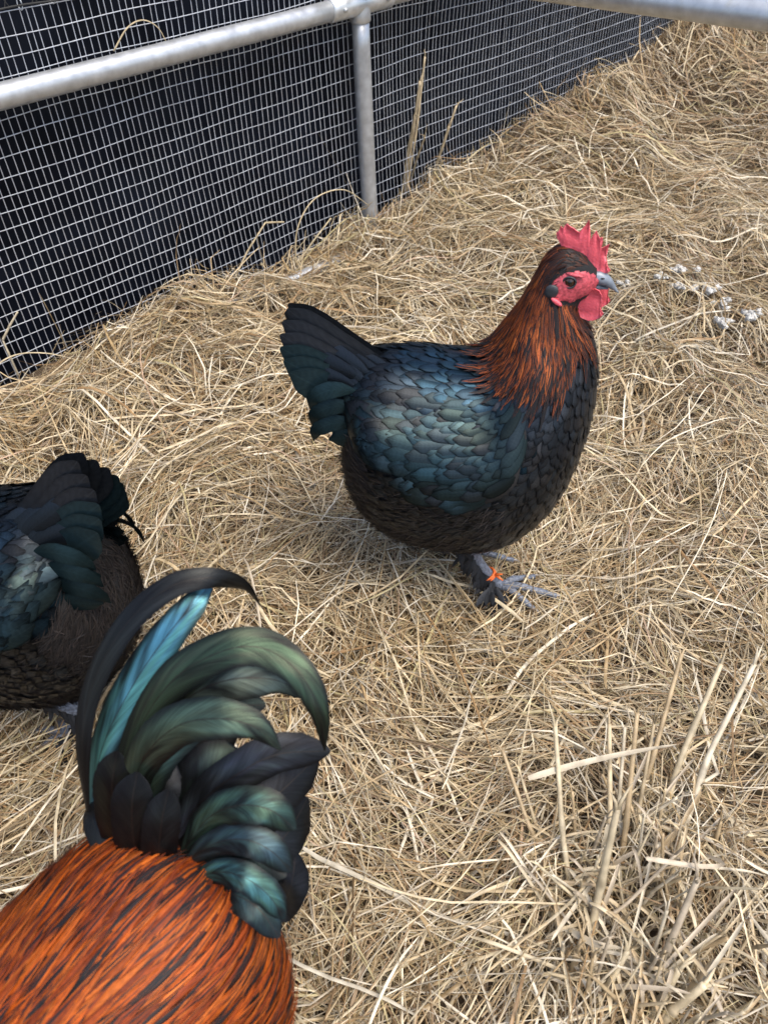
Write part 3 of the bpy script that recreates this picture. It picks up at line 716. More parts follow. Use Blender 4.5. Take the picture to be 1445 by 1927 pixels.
def build_bird(name, loc, rz, scale, seed, male=False, yaw=0.0, toes=((.0, 0), (0, 0))):
    rng = np.random.default_rng(seed)
    root = empty(name, loc, rz, scale)
    # ---- body: one continuous skin from tail root to face
    nt_, nh = 70, 40
    t = np.repeat(np.linspace(0, NS, nt_), nh); th = np.tile(np.linspace(0, 2 * math.pi, nh, endpoint=False), nt_)
    V = surf(t, th); F = []
    for i in range(nt_ - 1):
        for j in range(nh):
            k = (j + 1) % nh; F.append((i * nh + j, i * nh + k, (i + 1) * nh + k, (i + 1) * nh + j))
    F.append(tuple(range(nh))[::-1]); F.append(tuple((nt_ - 1) * nh + j for j in range(nh)))
    # head turns on the neck
    H = np.array(head_xf(yaw)); 
    def turn(P, w=None):
        P = np.asarray(P, float); z = P[..., 2]; k = np.clip((z - .44) / .06, 0, 1)
        Q = P @ H[:3, :3].T + H[:3, 3]
        return P + (Q - P) * k[..., None]
    body = mesh_obj('body', turn(V), F, MAT['body_skin'], root)

    def cen(t, th):
        q = sect(np.clip(t, 0, NS)); return np.stack([(q[:, 0] + q[:, 2]) / 2, 0 * t, (q[:, 1] + q[:, 3]) / 2], -1)
    def lay(nm, t, th, L, W, tint, shape, mat, parent=body, jit=.14, **kw):
        return hug(nm, surf, cen, t, th, -1, L, W, tint, shape, mat, parent, rng, tilt=kw.pop('tilt', rng.normal(0, jit, len(t))), amin=.05, post=turn, **kw)
    def off_face(t, th):
        P = surf(t, th); return ((P[:, 0] - .0795) / .0245) ** 2 + ((P[:, 2] - .517) / .0175) ** 2 > 1

    # ---- fluff on the belly and under the tail
    t, th = area_sample(rng, .3, 5.6, 26000); P = surf(t, th)
    low = .285 + .35 * np.clip(-P[:, 0] - .10, 0, .2)
    keep = (P[:, 2] < low + rng.normal(0, .012, len(t))) & (P[:, 0] < .05 + rng.normal(0, .012, len(t)))
    t, th = t[keep], th[keep]; n = len(t)
    o = lay('belly_fluff', t, th, rng.uniform(.012, .030, n), rng.uniform(.0008, .0024, n), jitter_tint(rng, FLUFF, n, .18), 'strand', MAT['fluff'], rise=rng.uniform(.05, .38, n), jit=.45, rows=5, kind='stuff')
    # ---- breast, flanks
    t, th = lattice(rng, surf, 3.0, 10.6, .0120, -math.pi, math.pi, .0082); P = surf(t, th)
    keep = (np.abs(th) > .75) & (P[:, 2] > .12) & ~((P[:, 0] < .0) & (P[:, 2] < .20)); t, th = t[keep], th[keep]; n = len(t)
    tn = drift_tint(rng, HEN_BREAST, surf(t, th), .2)
    size = np.interp(t, [3, 6, 8, 9.8, 10.6], [1.25, 1.1, .9, .62, .45])
    lay('breast_plumage', t, th, .042 * size * rng.uniform(.85, 1.15, n), .0150 * size * rng.uniform(.85, 1.15, n), tn, 'round', MAT['black_feather'], rise=.10, camber=.07, rows=8, cols=5, kind='stuff')
    # ---- back and rump
    t, th = lattice(rng, surf, .9, 7.4, .0130, -1.5, 1.5, .0090); keep = np.abs(th) < 1.5; t, th = t[keep], th[keep]; n = len(t)
    if male:
        pass
    else:
        size = np.interp(t, [.6, 2, 4, 7], [1.35, 1.15, .95, .8])
        lay('back_plumage', t, th, .044 * size * rng.uniform(.85, 1.15, n), .0150 * size * rng.uniform(.9, 1.1, n), drift_tint(rng, HEN_BACK, surf(t, th)), 'round', MAT['black_feather'], rise=.09, camber=.07, rows=8, cols=5, kind='stuff')
    # ---- wings: a folded wing pad each side, coverts over flight feathers
    for sd in (-1, 1):
        th0 = .62; tl = lambda t: np.interp(t, [.7, 1.2, 2, 3, 4.5, 5.8, 6.6, 7.2], [.80, .92, 1.10, 1.28, 1.42, 1.38, 1.20, .95])
        def woff(t, g):
            k = np.clip((g - th0) / (tl(t) - th0), 0, 1.1); f = np.clip((7.1 - t) / 1.5, 0, 1); f = f * f * (3 - 2 * f); h_ = np.clip((t - .7) / 1.6, 0, 1); f = f * h_ * h_ * (3 - 2 * h_)
            return .0200 * (k * k * (3 - 2 * np.clip(k, 0, 1))) * f * (.25 if male else 1)
        def wpos(t, g):
            P, T, N = surf_frame(t, sd * g); return P + N * woff(t, g)[:, None]
        def wcen(t, g): return cen(t, g)
        nt2, ng = 34, 18; TT = np.linspace(.75, 7.0, nt2); V = []
        for t_ in TT: 
            g_ = np.linspace(th0, float(tl(t_)), ng); V.append(wpos(np.full(ng, t_), g_)); V.append(surf(np.array([t_]), np.array([sd * float(tl(t_) - .04)])))
        V = np.concatenate(V); m_ = ng + 1
        F = [(i * m_ + j, (i + 1) * m_ + j, (i + 1) * m_ + j + 1, i * m_ + j + 1) for i in range(nt2 - 1) for j in range(m_ - 1)]
        wing = mesh_obj('wing', V, F, MAT['body_skin'], root)
        # long folded flight feathers along the lower edge, tips under the tail
        for k in range(8):
            f = k / 7; ts = np.linspace(5.0 - 1.6 * f, 1.75 - 1.35 * f, 6); gs = tl(ts) + .035 - .10 * f * np.linspace(.3, 1, 6)
            pts = wpos(ts, gs); nr = (pts[2] - cen(ts[2:3], gs[2:3])[0]); nr[0] *= .2
            P_, T_, N_ = surf_frame(ts, sd * gs); pts = pts - N_ * (.0042 - .0004 * k)
            plume('flight_feather', pts, .017, nr, tuple(np.array((.018, .024, .030)) * rng.uniform(.75, 1.3)), MAT['tail_feather'], wing, 16, 5, camber=.08)
        t, g = lattice(rng, wpos, 1.9, 6.9, .0135, th0 - .1, 1.45, .0086); k = (g < tl(t) - .03 + rng.normal(0, .02, len(t))); t, g = t[k], g[k]; n = len(t)
        size = np.interp(t, [1.2, 3, 5, 6.9], [1.45, 1.2, .92, .75])
        size = size * (1 + .35 * np.clip((g - tl(t) + .35) / .35, 0, 1)) * np.exp(rng.normal(0, .09, n))
        wt = drift_tint(rng, HEN_WING, wpos(t, g))
        sheen = np.exp(-((g - 1.12) / .17) ** 2) * np.exp(-((t - 3.9) / 1.1) ** 2)          # green sheen across the wing, painted into the covert tint
        wt = wt * (1 - .6 * sheen[:, None]) + np.array([.021, .050, .064]) * (.6 * sheen[:, None]) * np.exp(rng.normal(0, .35, (n, 1)))
        hug('wing_coverts', wpos, wcen, t, g, -1, .042 * size * rng.uniform(.88, 1.15, n), .0152 * size * rng.uniform(.9, 1.12, n), wt, 'round', MAT['black_feather'], wing, rng, tilt=rng.normal(.10, .08, n), rise=.08, h0=.0005, camber=.07, rows=8, cols=5, amin=1.1, kind='stuff')
    # ---- neck hackle
    t, th = area_sample(rng, 6.9, 12.3, 6000); n = len(t)
    front = np.clip((np.abs(th) - 1.45) / .7, 0, 1)
    keep = (rng.random(n) > front * np.clip((10.3 - t) / .9, 0, 1) * 1.2) & off_face(t, th) & ~((t > 11.6) & (np.abs(th) > 1.0)) & (surf(t, th)[:, 2] > .449 + .012 * rng.normal(0, 1, n) + .030 * front)
    t, th, front = t[keep], th[keep], front[keep]; n = len(t)
    base = jitter_tint(rng, SADDLE if male else COPPER, n, .25)
    crown = np.clip((t - 11.0) / .6, 0, 1) * (rng.random(n) < .75); base = base * (1 - .8 * crown[:, None])
    low = np.clip((.488 - surf(t, th)[:, 2]) / .04, 0, 1)
    stripe = np.clip(rng.normal(.28, .15, n) + .38 * low + .25 * front, 0, .9)
    stripe = np.where(rng.random(n) < .10 + .25 * low, .98, stripe)
    size = np.interp(t, [6.9, 9, 10.5, 12.3], [1.2, 1.05, .72, .30])
    lay('neck_hackle', t, th, .050 * size * rng.uniform(.8, 1.2, n), .0056 * np.maximum(size, .5) * rng.uniform(.8, 1.2, n), np.concatenate([base, stripe[:, None]], 1), 'point', MAT['hackle'], rise=.07, jit=.10, h0=.001, rows=7, kind='stuff')
    # ---- small dark feathers over the skull
    t, th = area_sample(rng, 11.2, 13.5, 2200); keep = off_face(t, th) & (np.abs(th) < np.interp(t, [11.2, 12.2, 13.5], [2.6, 1.3, .7])); t, th = t[keep], th[keep]; n = len(t)
    lay('crown_plumage', t, th, .012 * rng.uniform(.7, 1.2, n), .0030, jitter_tint(rng, [(.03, .022, .02), (.06, .022, .012), (.02, .02, .022)], n, .3), 'point', MAT['fluff'], rise=.10, jit=.3, rows=4, kind='stuff')
    t, th = area_sample(rng, 9.6, 11.9, 700); keep = off_face(t, th) & (np.abs(th) > 2.0); t, th = t[keep], th[keep]; n = len(t)
    lay('throat_plumage', t, th, .016 * rng.uniform(.7, 1.2, n), .0045, jitter_tint(rng, [(.035, .02, .018), (.10, .030, .012), (.02, .02, .022)], n, .3), 'point', MAT['fluff'], rise=.12, jit=.3, rows=4, kind='stuff')

    # ---- head
    head_parts(root, yaw, male)
    # ---- tail
    if male: rooster_saddle(root, rng, lay)
    else: hen_tail(root, rng)
    # ---- legs
    for q, (sy, (fx, fy)) in enumerate(zip((-1, 1), toes)):
        build_leg(root, rng, sy, fx, fy)
    return root

def head_parts(root, yaw, male):
    X = head_xf(yaw); k = 1.35 if male else 1.0
    s = 1 / 10650.0
    def E(px, py): return (EYE[0] + (px - 690) * s, EYE[2] - (py - 700) * s / 1.02)
    comb = [(560, 470), (510, 400), (462, 325), (455, 285), (490, 262), (492, 215), (520, 232), (555, 240), (553, 178), (590, 205), (640, 222), (700, 262), (722, 245), (752, 185), (788, 115), (798, 190), (815, 260), (835, 325), (852, 280), (882, 225), (905, 262), (930, 300), (958, 288), (972, 330), (968, 405), (1005, 385), (1046, 352), (1035, 420), (1020, 490), (1035, 560), (1080, 612), (1105, 640), (1085, 672), (1000, 690), (920, 680), (840, 640), (760, 560), (660, 500)]
    pts = [(EYE[0] + (p[0] - 690) * s, EYE[2] - (p[1] - 700) * s / .96) for p in comb]
    if male:
        b = np.array(E(760, 600)); pts = [tuple(b + (np.array(p) - b) * 1.3) for p in pts]
    extrude_outline('comb', pts[::-1], .0065, MAT['comb'], root, xf=X)
    # wattles
    wat = [(905, 842), (860, 880), (800, 930), (745, 980), (725, 1040), (738, 1100), (775, 1150), (830, 1185), (890, 1196), (950, 1180), (1000, 1140), (1022, 1095), (1005, 1070), (985, 1030), (988, 960), (975, 900), (945, 855)]
    for y0, dx, yw in ((-.0105, 60, -.16), (.0095, 110, .25)):
        R = X @ Matrix.Translation((EYE[0] + .02, y0, EYE[2] - .02)) @ Matrix.Rotation(yw, 4, 'Z') @ Matrix.Translation((-EYE[0] - .02, 0, -EYE[2] + .02))
        extrude_outline('wattle', [E(840 + (p[0] - 840) * 1.22 + dx, 842 + (p[1] - 842) * 1.18 - dx * .4) for p in wat][::-1], .0055, MAT['comb'], root, xf=R)
    Xn = np.array(X)
    def tr(p): return Xn[:3, :3] @ np.array(p) + Xn[:3, 3]
    # beak: upper hooked mandible and shorter lower one
    def mandible(name, pts, rad, hw):
        p = catmull(pts, 12); r = np.interp(np.linspace(0, 1, 12), np.linspace(0, 1, len(rad)), rad); w = np.interp(np.linspace(0, 1, 12), np.linspace(0, 1, len(hw)), hw)
        V = []; F = []; m = 12
        for i in range(12):
            for j in range(m):
                a = 2 * math.pi * j / m; V.append(tr(p[i] + np.array([0, w[i] * math.sin(a), r[i] * math.cos(a)])))
        for i in range(11):
            for j in range(m): F.append((i * m + j, i * m + (j + 1) % m, (i + 1) * m + (j + 1) % m, (i + 1) * m + j))
        F.append(tuple(range(m))[::-1]); F.append(tuple(11 * m + j for j in range(m)))
        return mesh_obj(name, V, F, MAT['beak'], root)
    ez = EYE[2]
    up_ = mandible('upper_beak', [(.094, 0, ez - .004), (.106, 0, ez - .004), (.117, 0, ez - .009), (.1265, 0, ez - .0185)], [.0085, .0078, .0058, .0008], [.0085, .0072, .0045, .0008])
    mandible('lower_beak', [(.094, 0, ez - .013), (.104, 0, ez - .0135), (.1155, 0, ez - .0155)], [.0042, .0036, .0008], [.007, .005, .001])
    for sd in (-1, 1):
        ellip_bump('nostril', tr((.108, sd * .0062, ez - .0015)), (.0022, .0008, .0010), MAT['pupil'], up_, 10, 6)
    # bare red face, ear lobe, eye on each side
    for sd in (-1, 1):
        Rz = X.to_3x3().to_4x4()
        V, F = face_patch(sd, Xn); face = mesh_obj('face_skin', V, F, MAT['face'], root)
        sk = lambda x, z: sd * skin_y(x, z)
        ellip_bump('brow', tr((.080, sk(.080, ez + .007) + sd * .0022, ez + .0068)), (.0105, .0028, .0020), MAT['face'], face, 16, 8, Rz @ Matrix.Rotation(.12, 4, 'Y'))
        ellip_bump('ear_lobe', tr((.0585, sk(.0585, ez - .011) + sd * .0022, ez - .0105)), (.0072, .0030, .0082), MAT['lobe'], root, 20, 12, Rz @ Matrix.Rotation(.4, 4, 'Y'), .1)
        ellip_bump('ear_flap', tr((.0655, sk(.0655, ez - .021) + sd * .0022, ez - .0205)), (.0072, .0026, .0026), MAT['comb'], root, 16, 10, Rz @ Matrix.Rotation(.55, 4, 'Y'))
        ye = sk(.0755, ez) + sd * .0008
        eye = ellip_bump('eye', tr((.0755, ye, ez)), (.0060, .0042, .0057), MAT['eye'], root, 22, 14, Rz)
        ellip_bump('pupil', tr((.0758, ye + sd * .0022, ez + .0002)), (.0033, .0024, .0033), MAT['pupil'], eye, 16, 10, Rz)
        V, F = tube([tr((.0755 + .0066 * math.cos(a), ye + sd * (.0026 - .0008 * math.cos(a) ** 2), ez + .0060 * math.sin(a))) for a in np.linspace(0, 2 * math.pi, 25)], .0011, 6)
        mesh_obj('eye_rim', V, F, MAT['lobe'], eye)
        # lash-like bristles on the face
        r2 = np.random.default_rng(3); P = []
        while len(P) < 170:
            x, z = .0805 + r2.uniform(-.024, .020), .516 + r2.uniform(-.018, .012)
            if math.hypot(x - EYE[0], z - ez) > .009: P.append(tr((x, sd * (skin_y(x, z) + .0028), z)))
        P = np.array(P); n = len(P)
        N_ = np.tile(np.array([0, sd, .1]), (n, 1)); T_ = np.tile(np.array([-1., 0, -.4]), (n, 1)) + r2.normal(0, .3, (n, 3))
        feathers('face_bristles', P - N_ * .002, T_, N_, r2.uniform(.004, .007, n), .0007, np.tile([.03, .02, .02], (n, 1)), 'strand', MAT['fluff'], face, lift=.35, rows=3, kind='stuff')

def hen_tail(root, rng):
    tip = [(-.241, .484), (-.247, .471), (-.251, .457), (-.252, .443), (-.249, .429), (-.243, .415)]
    for sd in (-1, 1):
        for k, (tx, tz) in enumerate(tip):
            b = np.array([-.112 - .004 * k, sd * (.007 + .0035 * k), .378 - .006 * k]); e = np.array([tx, sd * (.006 + .0050 * k), tz])
            m = (b + e) / 2 + np.array([-.004, sd * .003, .001])
            c = (.052, .062, .078) if k < 3 else (.034, .070, .085)
            plume('tail_feather', [b, b * .6 + m * .4, m * .6 + e * .4, e], .037 + .0015 * k, (-.20, sd * .95, .25), tuple(np.array(c) * rng.uniform(.85, 1.15)), MAT['tail_feather'], root, 18, 7, 'broad', camber=.05)
    # broad coverts run from the rump up over the tail; the lowest hook down behind it
    n = 64; P, T, N, L, W, TI = [], [], [], [], [], []
    for i in range(n):
        sd = -1 if i % 2 else 1; g = (i // 2 + .5) / (n / 2) + rng.normal(0, .04); f = ((i // 2) * .618) % 1
        p = np.array([-.118 - .060 * f * (1 - .35 * g), sd * (.022 + .030 * g + .004 * f), .400 + .026 * f * (1 - g) - .070 * g])
        P.append(p); T.append(np.array([-.88, sd * .03, .60 - .85 * g + .06 * rng.normal()])); N.append(np.array([-.10, sd * .95, .32 - .2 * g])); L.append(rng.uniform(.046, .062)); W.append(rng.uniform(.020, .028))
        TI.append(np.array([(.020, .027, .036), (.020, .034, .042), (.018, .040, .048)][int(np.clip(g * 3, 0, 2))]) * math.exp(rng.normal(0, .12)))
    N = np.array(N); N /= np.linalg.norm(N, axis=1, keepdims=True)
    feathers('tail_coverts', P, T, N, L, W, np.array(TI), 'round', MAT['tail_feather'], root, lift=.04, curl=-.10, rows=9, cols=5, camber=.08)
    for sd in (-1, 1):
        for k in range(3):
            b = np.array([-.165, sd * (.040 + .003 * k), .395 - .022 * k]); pts = [b, b + np.array([-.030, sd * .004, .004]), b + np.array([-.052, sd * .003, -.008]), b + np.array([-.058, -sd * .002, -.028])]
            plume('hooked_covert', pts, .021, (-.30, sd * .9, .30), tuple(np.array((.018, .040, .046)) * rng.uniform(.7, 1.2)), MAT['tail_feather'], root, 12, 5, 'sickle', camber=.06)

def rooster_saddle(root, rng, lay):
    # long pointed orange saddle hackles over back and flanks
    t, th = area_sample(rng, .1, 7.6, 13500); keep = np.abs(th) < np.interp(t, [0, 2, 5, 7.6], [2.2, 2.05, 1.85, 1.5]) + rng.normal(0, .08, len(t)); t, th = t[keep], th[keep]; n = len(t)
    tn = jitter_tint(rng, SADDLE, n, .2); stripe = np.clip(rng.normal(.24, .16, n), 0, .9); stripe = np.where(rng.random(n) < .17, .98, stripe)
    size = np.interp(t, [0, 2, 5, 7.6], [1.2, 1.15, .9, .7])
    tilt = np.sign(th) * np.abs(np.sin(th)) * np.interp(t, [0, 3, 7], [.95, .75, .3]) + rng.normal(0, .12, n)
    lay('saddle_hackle', t, th, .072 * size * rng.uniform(.75, 1.25, n), .0050 * rng.uniform(.6, 1.3, n), np.concatenate([tn, stripe[:, None]], 1), 'point', MAT['hackle'], root, tilt=tilt, rise=rng.uniform(.02, .13, n), h0=.007, rows=7, droop=.25, kind='stuff')

def build_leg(root, rng, sy, fx, fy):
    hip = np.array([-.035, sy * .045, .15]); hock = np.array([fx - .045, fy + sy * .002, .105]); foot = np.array([fx, fy, .030])
    pts = catmull([hip, hock, hock * .5 + foot * .5 + np.array([-.003, 0, 0]), foot], 16); r = np.interp(np.linspace(0, 1, 16), [0, .33, .5, .9, 1], [.017, .0105, .0078, .0078, .0085])
    parts = [tube(pts, r, 14)]
    toes = []
    for a, ln in ((-.62, .058), (-.10, .084), (.50, .062), (2.9, .028)):
        d = np.array([math.cos(a), math.sin(a), 0])
        tp = catmull([foot + d * .002, foot + d * ln * .35 + np.array([0, 0, .003]), foot + d * ln * .75 + np.array([0, 0, -.006]), foot + d * ln + np.array([0, 0, -.012])], 12)
        rr = .0066 - .0030 * np.linspace(0, 1, 12) + .0007 * np.cos(np.linspace(0, 6 * math.pi, 12)); parts.append(tube(tp, rr, 10)); toes.append((tp, d))
    V, F = merge(parts); leg = mesh_obj('leg', V, F, MAT['leg'], root)
    for tp, d in toes:
        e = tp[-1]; V, F = tube(catmull([e - d * .004, e + d * .005 + np.array([0, 0, .001]), e + d * .012 + np.array([0, 0, -.005])], 7), np.linspace(.0030, .0005, 7), 8); mesh_obj('claw', V, F, MAT['claw'], leg)
    # scutes: rows of small overlapping scales down the front of shank and toes
    P, T, N = [], [], []
    for q in np.linspace(.35, .95, 20):
        i = int(q * 15); p = pts[i]; P.append(p + np.array([.0072, 0, .001])); T.append((.3, 0, -1)); N.append((1, 0, .25))
    for tp, d in toes[:0]:
        for i in range(1, 11): P.append(tp[i] + np.array([0, 0, .0048 - .0003 * i])); T.append(tuple(d)); N.append((0, 0, 1.))
    n = len(P); N = np.array(N, float); N /= np.linalg.norm(N, axis=1, keepdims=True)
    feathers('scutes', P, T, N, .0075, .010, np.tile([.16, .19, .24], (n, 1)) * rng.uniform(.7, 1.3, (n, 1)), 'round', MAT['tail_feather'], leg, lift=.04, camber=.35, rows=4, cols=5, kind='stuff')
    # feathering down the outside of the shank and over the outer toe
    n = 90; f = rng.random(n) ** .8; ax = np.array([np.interp(f, np.linspace(0, 1, 16), pts[:, k]) for k in range(3)]).T
    P = ax + np.stack([rng.normal(-.002, .003, n), sy * (.006 + .004 * rng.random(n)), 0 * f], -1)
    low = f > .75; P[low] += np.stack([rng.uniform(-.01, .018, low.sum()), sy * rng.uniform(0, .026, low.sum()), rng.uniform(-.008, .006, low.sum())], -1)
    T = np.stack([rng.normal(-.15, .25, n), sy * (.25 + .5 * low), -1 + .5 * low], -1); N = np.stack([rng.normal(0, .3, n), np.full(n, sy * 1.0), .3 + .5 * low], -1); N /= np.linalg.norm(N, axis=1, keepdims=True)
    feathers('leg_plumage', P, T, N, rng.uniform(.016, .032, n), rng.uniform(.006, .011, n), jitter_tint(rng, [(.018, .02, .024), (.026, .028, .032)], n), 'round', MAT['fluff'], leg, lift=.15, rows=5, kind='stuff')
    return leg

H1 = (.140, .750)
hen = build_bird('hen', (H1[0], H1[1] + .008, float(height(*H1)) + .008), math.radians(-4), .985, 101, yaw=math.radians(-16), toes=((.030, -.030), (-.028, .042)))
tag(hen, 'black copper-necked hen standing in full view with red comb and orange leg band', 'hen', 'hens')
near_leg = [c for c in hen.children if c.name.split('.')[0] == 'leg'][0]
def build_band():
    c = np.array([.0100, -.0300, .0560]); ax = np.array([.5, 0, -.866]); e1 = np.array([.866, 0, .5]); e2 = np.array([0, 1., 0])
    P = [tube([c + e1 * .0108 * math.cos(a) + e2 * .0108 * math.sin(a) + ax * q for a in np.linspace(0, 6.283, 29)], .0021, 8) for q in (-.0018, .0018)]
    k = c + e1 * .0112 - e2 * .005
    for d in ((.010, -.005, .007), (.011, -.008, -.004)):
        P.append(tube([k, k + np.array(d) * .6, k + np.array(d)], [.0022, .0018, .0008], 6))
    V, F = merge(P); mesh_obj('leg_band', V, F, MAT['band'], near_leg)['label'] = 'bright orange plastic leg band'
build_band()

hen2 = copy_tree(hen, None, ('leg_band',))
hen2.location = (-.458, .592, float(height(-.5, .60)) - .016); hen2.rotation_euler = (0, math.radians(7), math.radians(168)); hen2.scale = (1.0,) * 3
tag(hen2, 'black hen at the left edge seen from behind, tail raised, head outside the picture', 'hen', 'hens')

RO, RR = (-.252, .088), math.radians(228)
roo = build_bird('rooster', (RO[0], RO[1], float(height(*RO))), RR, .92, 202, male=True, toes=((.030, -.040), (-.02, .045)))
tag(roo, 'orange-backed rooster in the near left corner with arched green black tail', 'rooster')
bpy.context.view_layer.update()
def rooster_tail():
    inv = np.array(roo.matrix_world.inverted())
    def loc(pts):
        p = np.asarray(pts, float); return p @ inv[:3, :3].T + inv[:3, 3]
    def ln(v): return np.array(roo.matrix_world.to_3x3().inverted() @ Vector(v))
    G = [
     # points, width, normal, colour, twist
     ([(-.158,.216,.380),(-.136,.235,.405),(-.108,.245,.425),(-.080,.256,.430),(-.045,.262,.420)], .034, (.35,-.6,.7), (.030,.034,.045), .2),
     ([(-.146,.209,.360),(-.112,.228,.380),(-.080,.258,.380),(-.058,.284,.375)], .040, (.35,-.6,.7), (.014,.015,.017), .0),
     ([(-.133,.201,.350),(-.102,.214,.360),(-.081,.232,.360),(-.068,.263,.350)], .040, (.4,-.5,.7), (.014,.016,.018), .0),
     ([(-.103,.186,.340),(-.085,.192,.340),(-.080,.209,.330),(-.078,.232,.330)], .034, (.4,-.5,.7), (.014,.014,.016), .0),
     ([(-.221,.238,.370),(-.214,.263,.430),(-.202,.287,.470),(-.173,.308,.510),(-.141,.323,.530),(-.114,.329,.530),(-.097,.337,.510),(-.090,.342,.480)], .020, (-.2,-.5,.8), (.020,.022,.022), .5),
     ([(-.223,.251,.375),(-.201,.270,.430),(-.174,.290,.470),(-.148,.305,.500),(-.127,.323,.515),(-.117,.338,.515)], .030, (-.1,-.6,.75), (.085,.25,.33), .2),
     ([(-.182,.214,.370),(-.178,.230,.410),(-.155,.257,.445),(-.119,.274,.462),(-.086,.279,.455)], .036, (.1,-.6,.75), (.05,.085,.07), .1),
     ([(-.200,.233,.380),(-.177,.263,.440),(-.144,.280,.485),(-.106,.285,.510),(-.079,.285,.510),(-.057,.271,.500),(-.047,.256,.480),(-.046,.246,.450)], .030, (.1,-.5,.8), (.045,.075,.045), .3),
     ([(-.191,.251,.390),(-.164,.271,.440),(-.135,.276,.472),(-.105,.279,.487),(-.075,.280,.482),(-.058,.275,.467)], .040, (.1,-.6,.75), (.085,.115,.10), .1),
     ([(-.168,.204,.375),(-.167,.223,.400),(-.160,.242,.420),(-.154,.260,.430)], .034, (.2,-.6,.7), (.022,.024,.026), .0),
     ([(-.186,.205,.375),(-.192,.228,.390),(-.189,.249,.410),(-.183,.267,.420)], .032, (.0,-.6,.75), (.028,.032,.024), .0),
     ([(-.188,.226,.385),(-.166,.242,.448),(-.138,.250,.480),(-.108,.248,.492),(-.085,.244,.486),(-.071,.237,.470)], .032, (.15,-.6,.75), (.065,.105,.075), .15),
     ([(-.150,.212,.380),(-.127,.223,.410),(-.104,.224,.425),(-.083,.220,.425),(-.068,.213,.410)], .028, (.25,-.5,.8), (.040,.085,.070), .15),
     ([(-.153,.204,.375),(-.124,.210,.400),(-.101,.208,.410),(-.084,.202,.405),(-.072,.194,.390)], .024, (.25,-.5,.8), (.030,.055,.065), .1),
     ([(-.145,.196,.375),(-.121,.196,.390),(-.102,.190,.395),(-.087,.182,.385),(-.078,.172,.370)], .022, (.25,-.5,.8), (.045,.12,.12), .1),
     ([(-.219,.257,.380),(-.214,.238,.388),(-.200,.218,.388),(-.181,.205,.380)], .022, (.0,-.6,.75), (.016,.017,.016), .0),
    ]
    G = [
     ([(-.175,.215,.372),(-.150,.238,.400),(-.125,.252,.415),(-.100,.262,.412)], .050, (.2,-.6,.75), (.028,.046,.040), .0),
     ([(-.180,.220,.370),(-.165,.250,.405),(-.140,.270,.420),(-.110,.285,.420)], .050, (.1,-.6,.75), (.018,.024,.022), .0),
     ([(-.198,.235,.370),(-.190,.258,.408),(-.172,.280,.432),(-.150,.295,.440)], .044, (.0,-.6,.75), (.020,.026,.020), .0),
     ([(-.160,.205,.368),(-.130,.220,.385),(-.105,.230,.390),(-.075,.238,.385)], .044, (.3,-.6,.7), (.016,.018,.020), .0),
     ([(-.150,.200,.365),(-.120,.206,.378),(-.098,.206,.382),(-.078,.198,.372)], .036, (.3,-.5,.8), (.024,.040,.042), .0),
     ([(-.140,.194,.365),(-.115,.188,.375),(-.095,.178,.374),(-.082,.164,.360)], .026, (.3,-.5,.8), (.022,.045,.050), .0),
    ] + G + [
     ([(-.178,.196,.335),(-.176,.210,.395),(-.172,.224,.430),(-.166,.238,.450)], .032, (.1,-.6,.75), (.012,.013,.012), .0),
     ([(-.192,.208,.335),(-.191,.222,.395),(-.187,.236,.432),(-.180,.250,.456)], .032, (.0,-.6,.75), (.018,.020,.014), .0),
     ([(-.164,.192,.335),(-.160,.204,.390),(-.154,.216,.420),(-.147,.230,.440)], .028, (.2,-.6,.75), (.013,.015,.016), .0),
    ]
    for pts, w, nr, c, tw in G:
        sf = plume('tail_feather', loc(pts), w * .95, ln(nr), tuple(np.array(c) * 1.7), MAT['sickle'], roo, 40, 11, 'sickle' if len(pts) > 5 else 'broad', tw, .14)
rooster_tail()

# ------------------------------------------------------------------ stubble clumps, stray stalks, droppings
STALK_COL = [(.56, .46, .30), (.64, .55, .38), (.48, .41, .31), (.68, .61, .47), (.52, .40, .24)]
def stalk(name, b, t, r, parent, rng, off, col=None, bend=.02, split=True):
    b, t = np.array(b, float), np.array(t, float); L = np.linalg.norm(t - b)
    mid = (b + t) / 2 + rng.normal(0, bend, 3) * L; p = catmull([b, b * .5 + mid * .5, mid, mid * .5 + t * .5, t], 22)
    rad = r * np.interp(np.linspace(0, 1, 22), [0, 1], [1.1, .8]); k = int(rng.integers(8, 14)); rad[k] *= 1.28; rad[k + 1] *= 1.1
    parts = [tube(p - off, rad, 9)]
    if split:
        d = (t - b) / L
        for q in range(2):
            s = rng.normal(0, .4, 3); a = t - d * .006; parts.append(tube(np.array([a, a + (d + s * .5) * .012, a + (d + s) * .022]) - off, [r * .6, r * .45, r * .1], 5))
    V, F = merge(parts)
    c = np.array(col or STALK_COL[int(rng.integers(0, 5))]) * rng.uniform(.8, 1.15)
    f = np.repeat(np.interp(np.linspace(0, 1, 22), [0, .3, 1], [.75, .95, 1.05]), 9); f = np.concatenate([f, np.ones(len(V) - len(f))]); f[k * 9:(k + 1) * 9] *= .7
    return mesh_obj(name, V, F, MAT['straw'], parent, np.concatenate([c[None] * f[:, None], np.ones((len(V), 1))], 1))

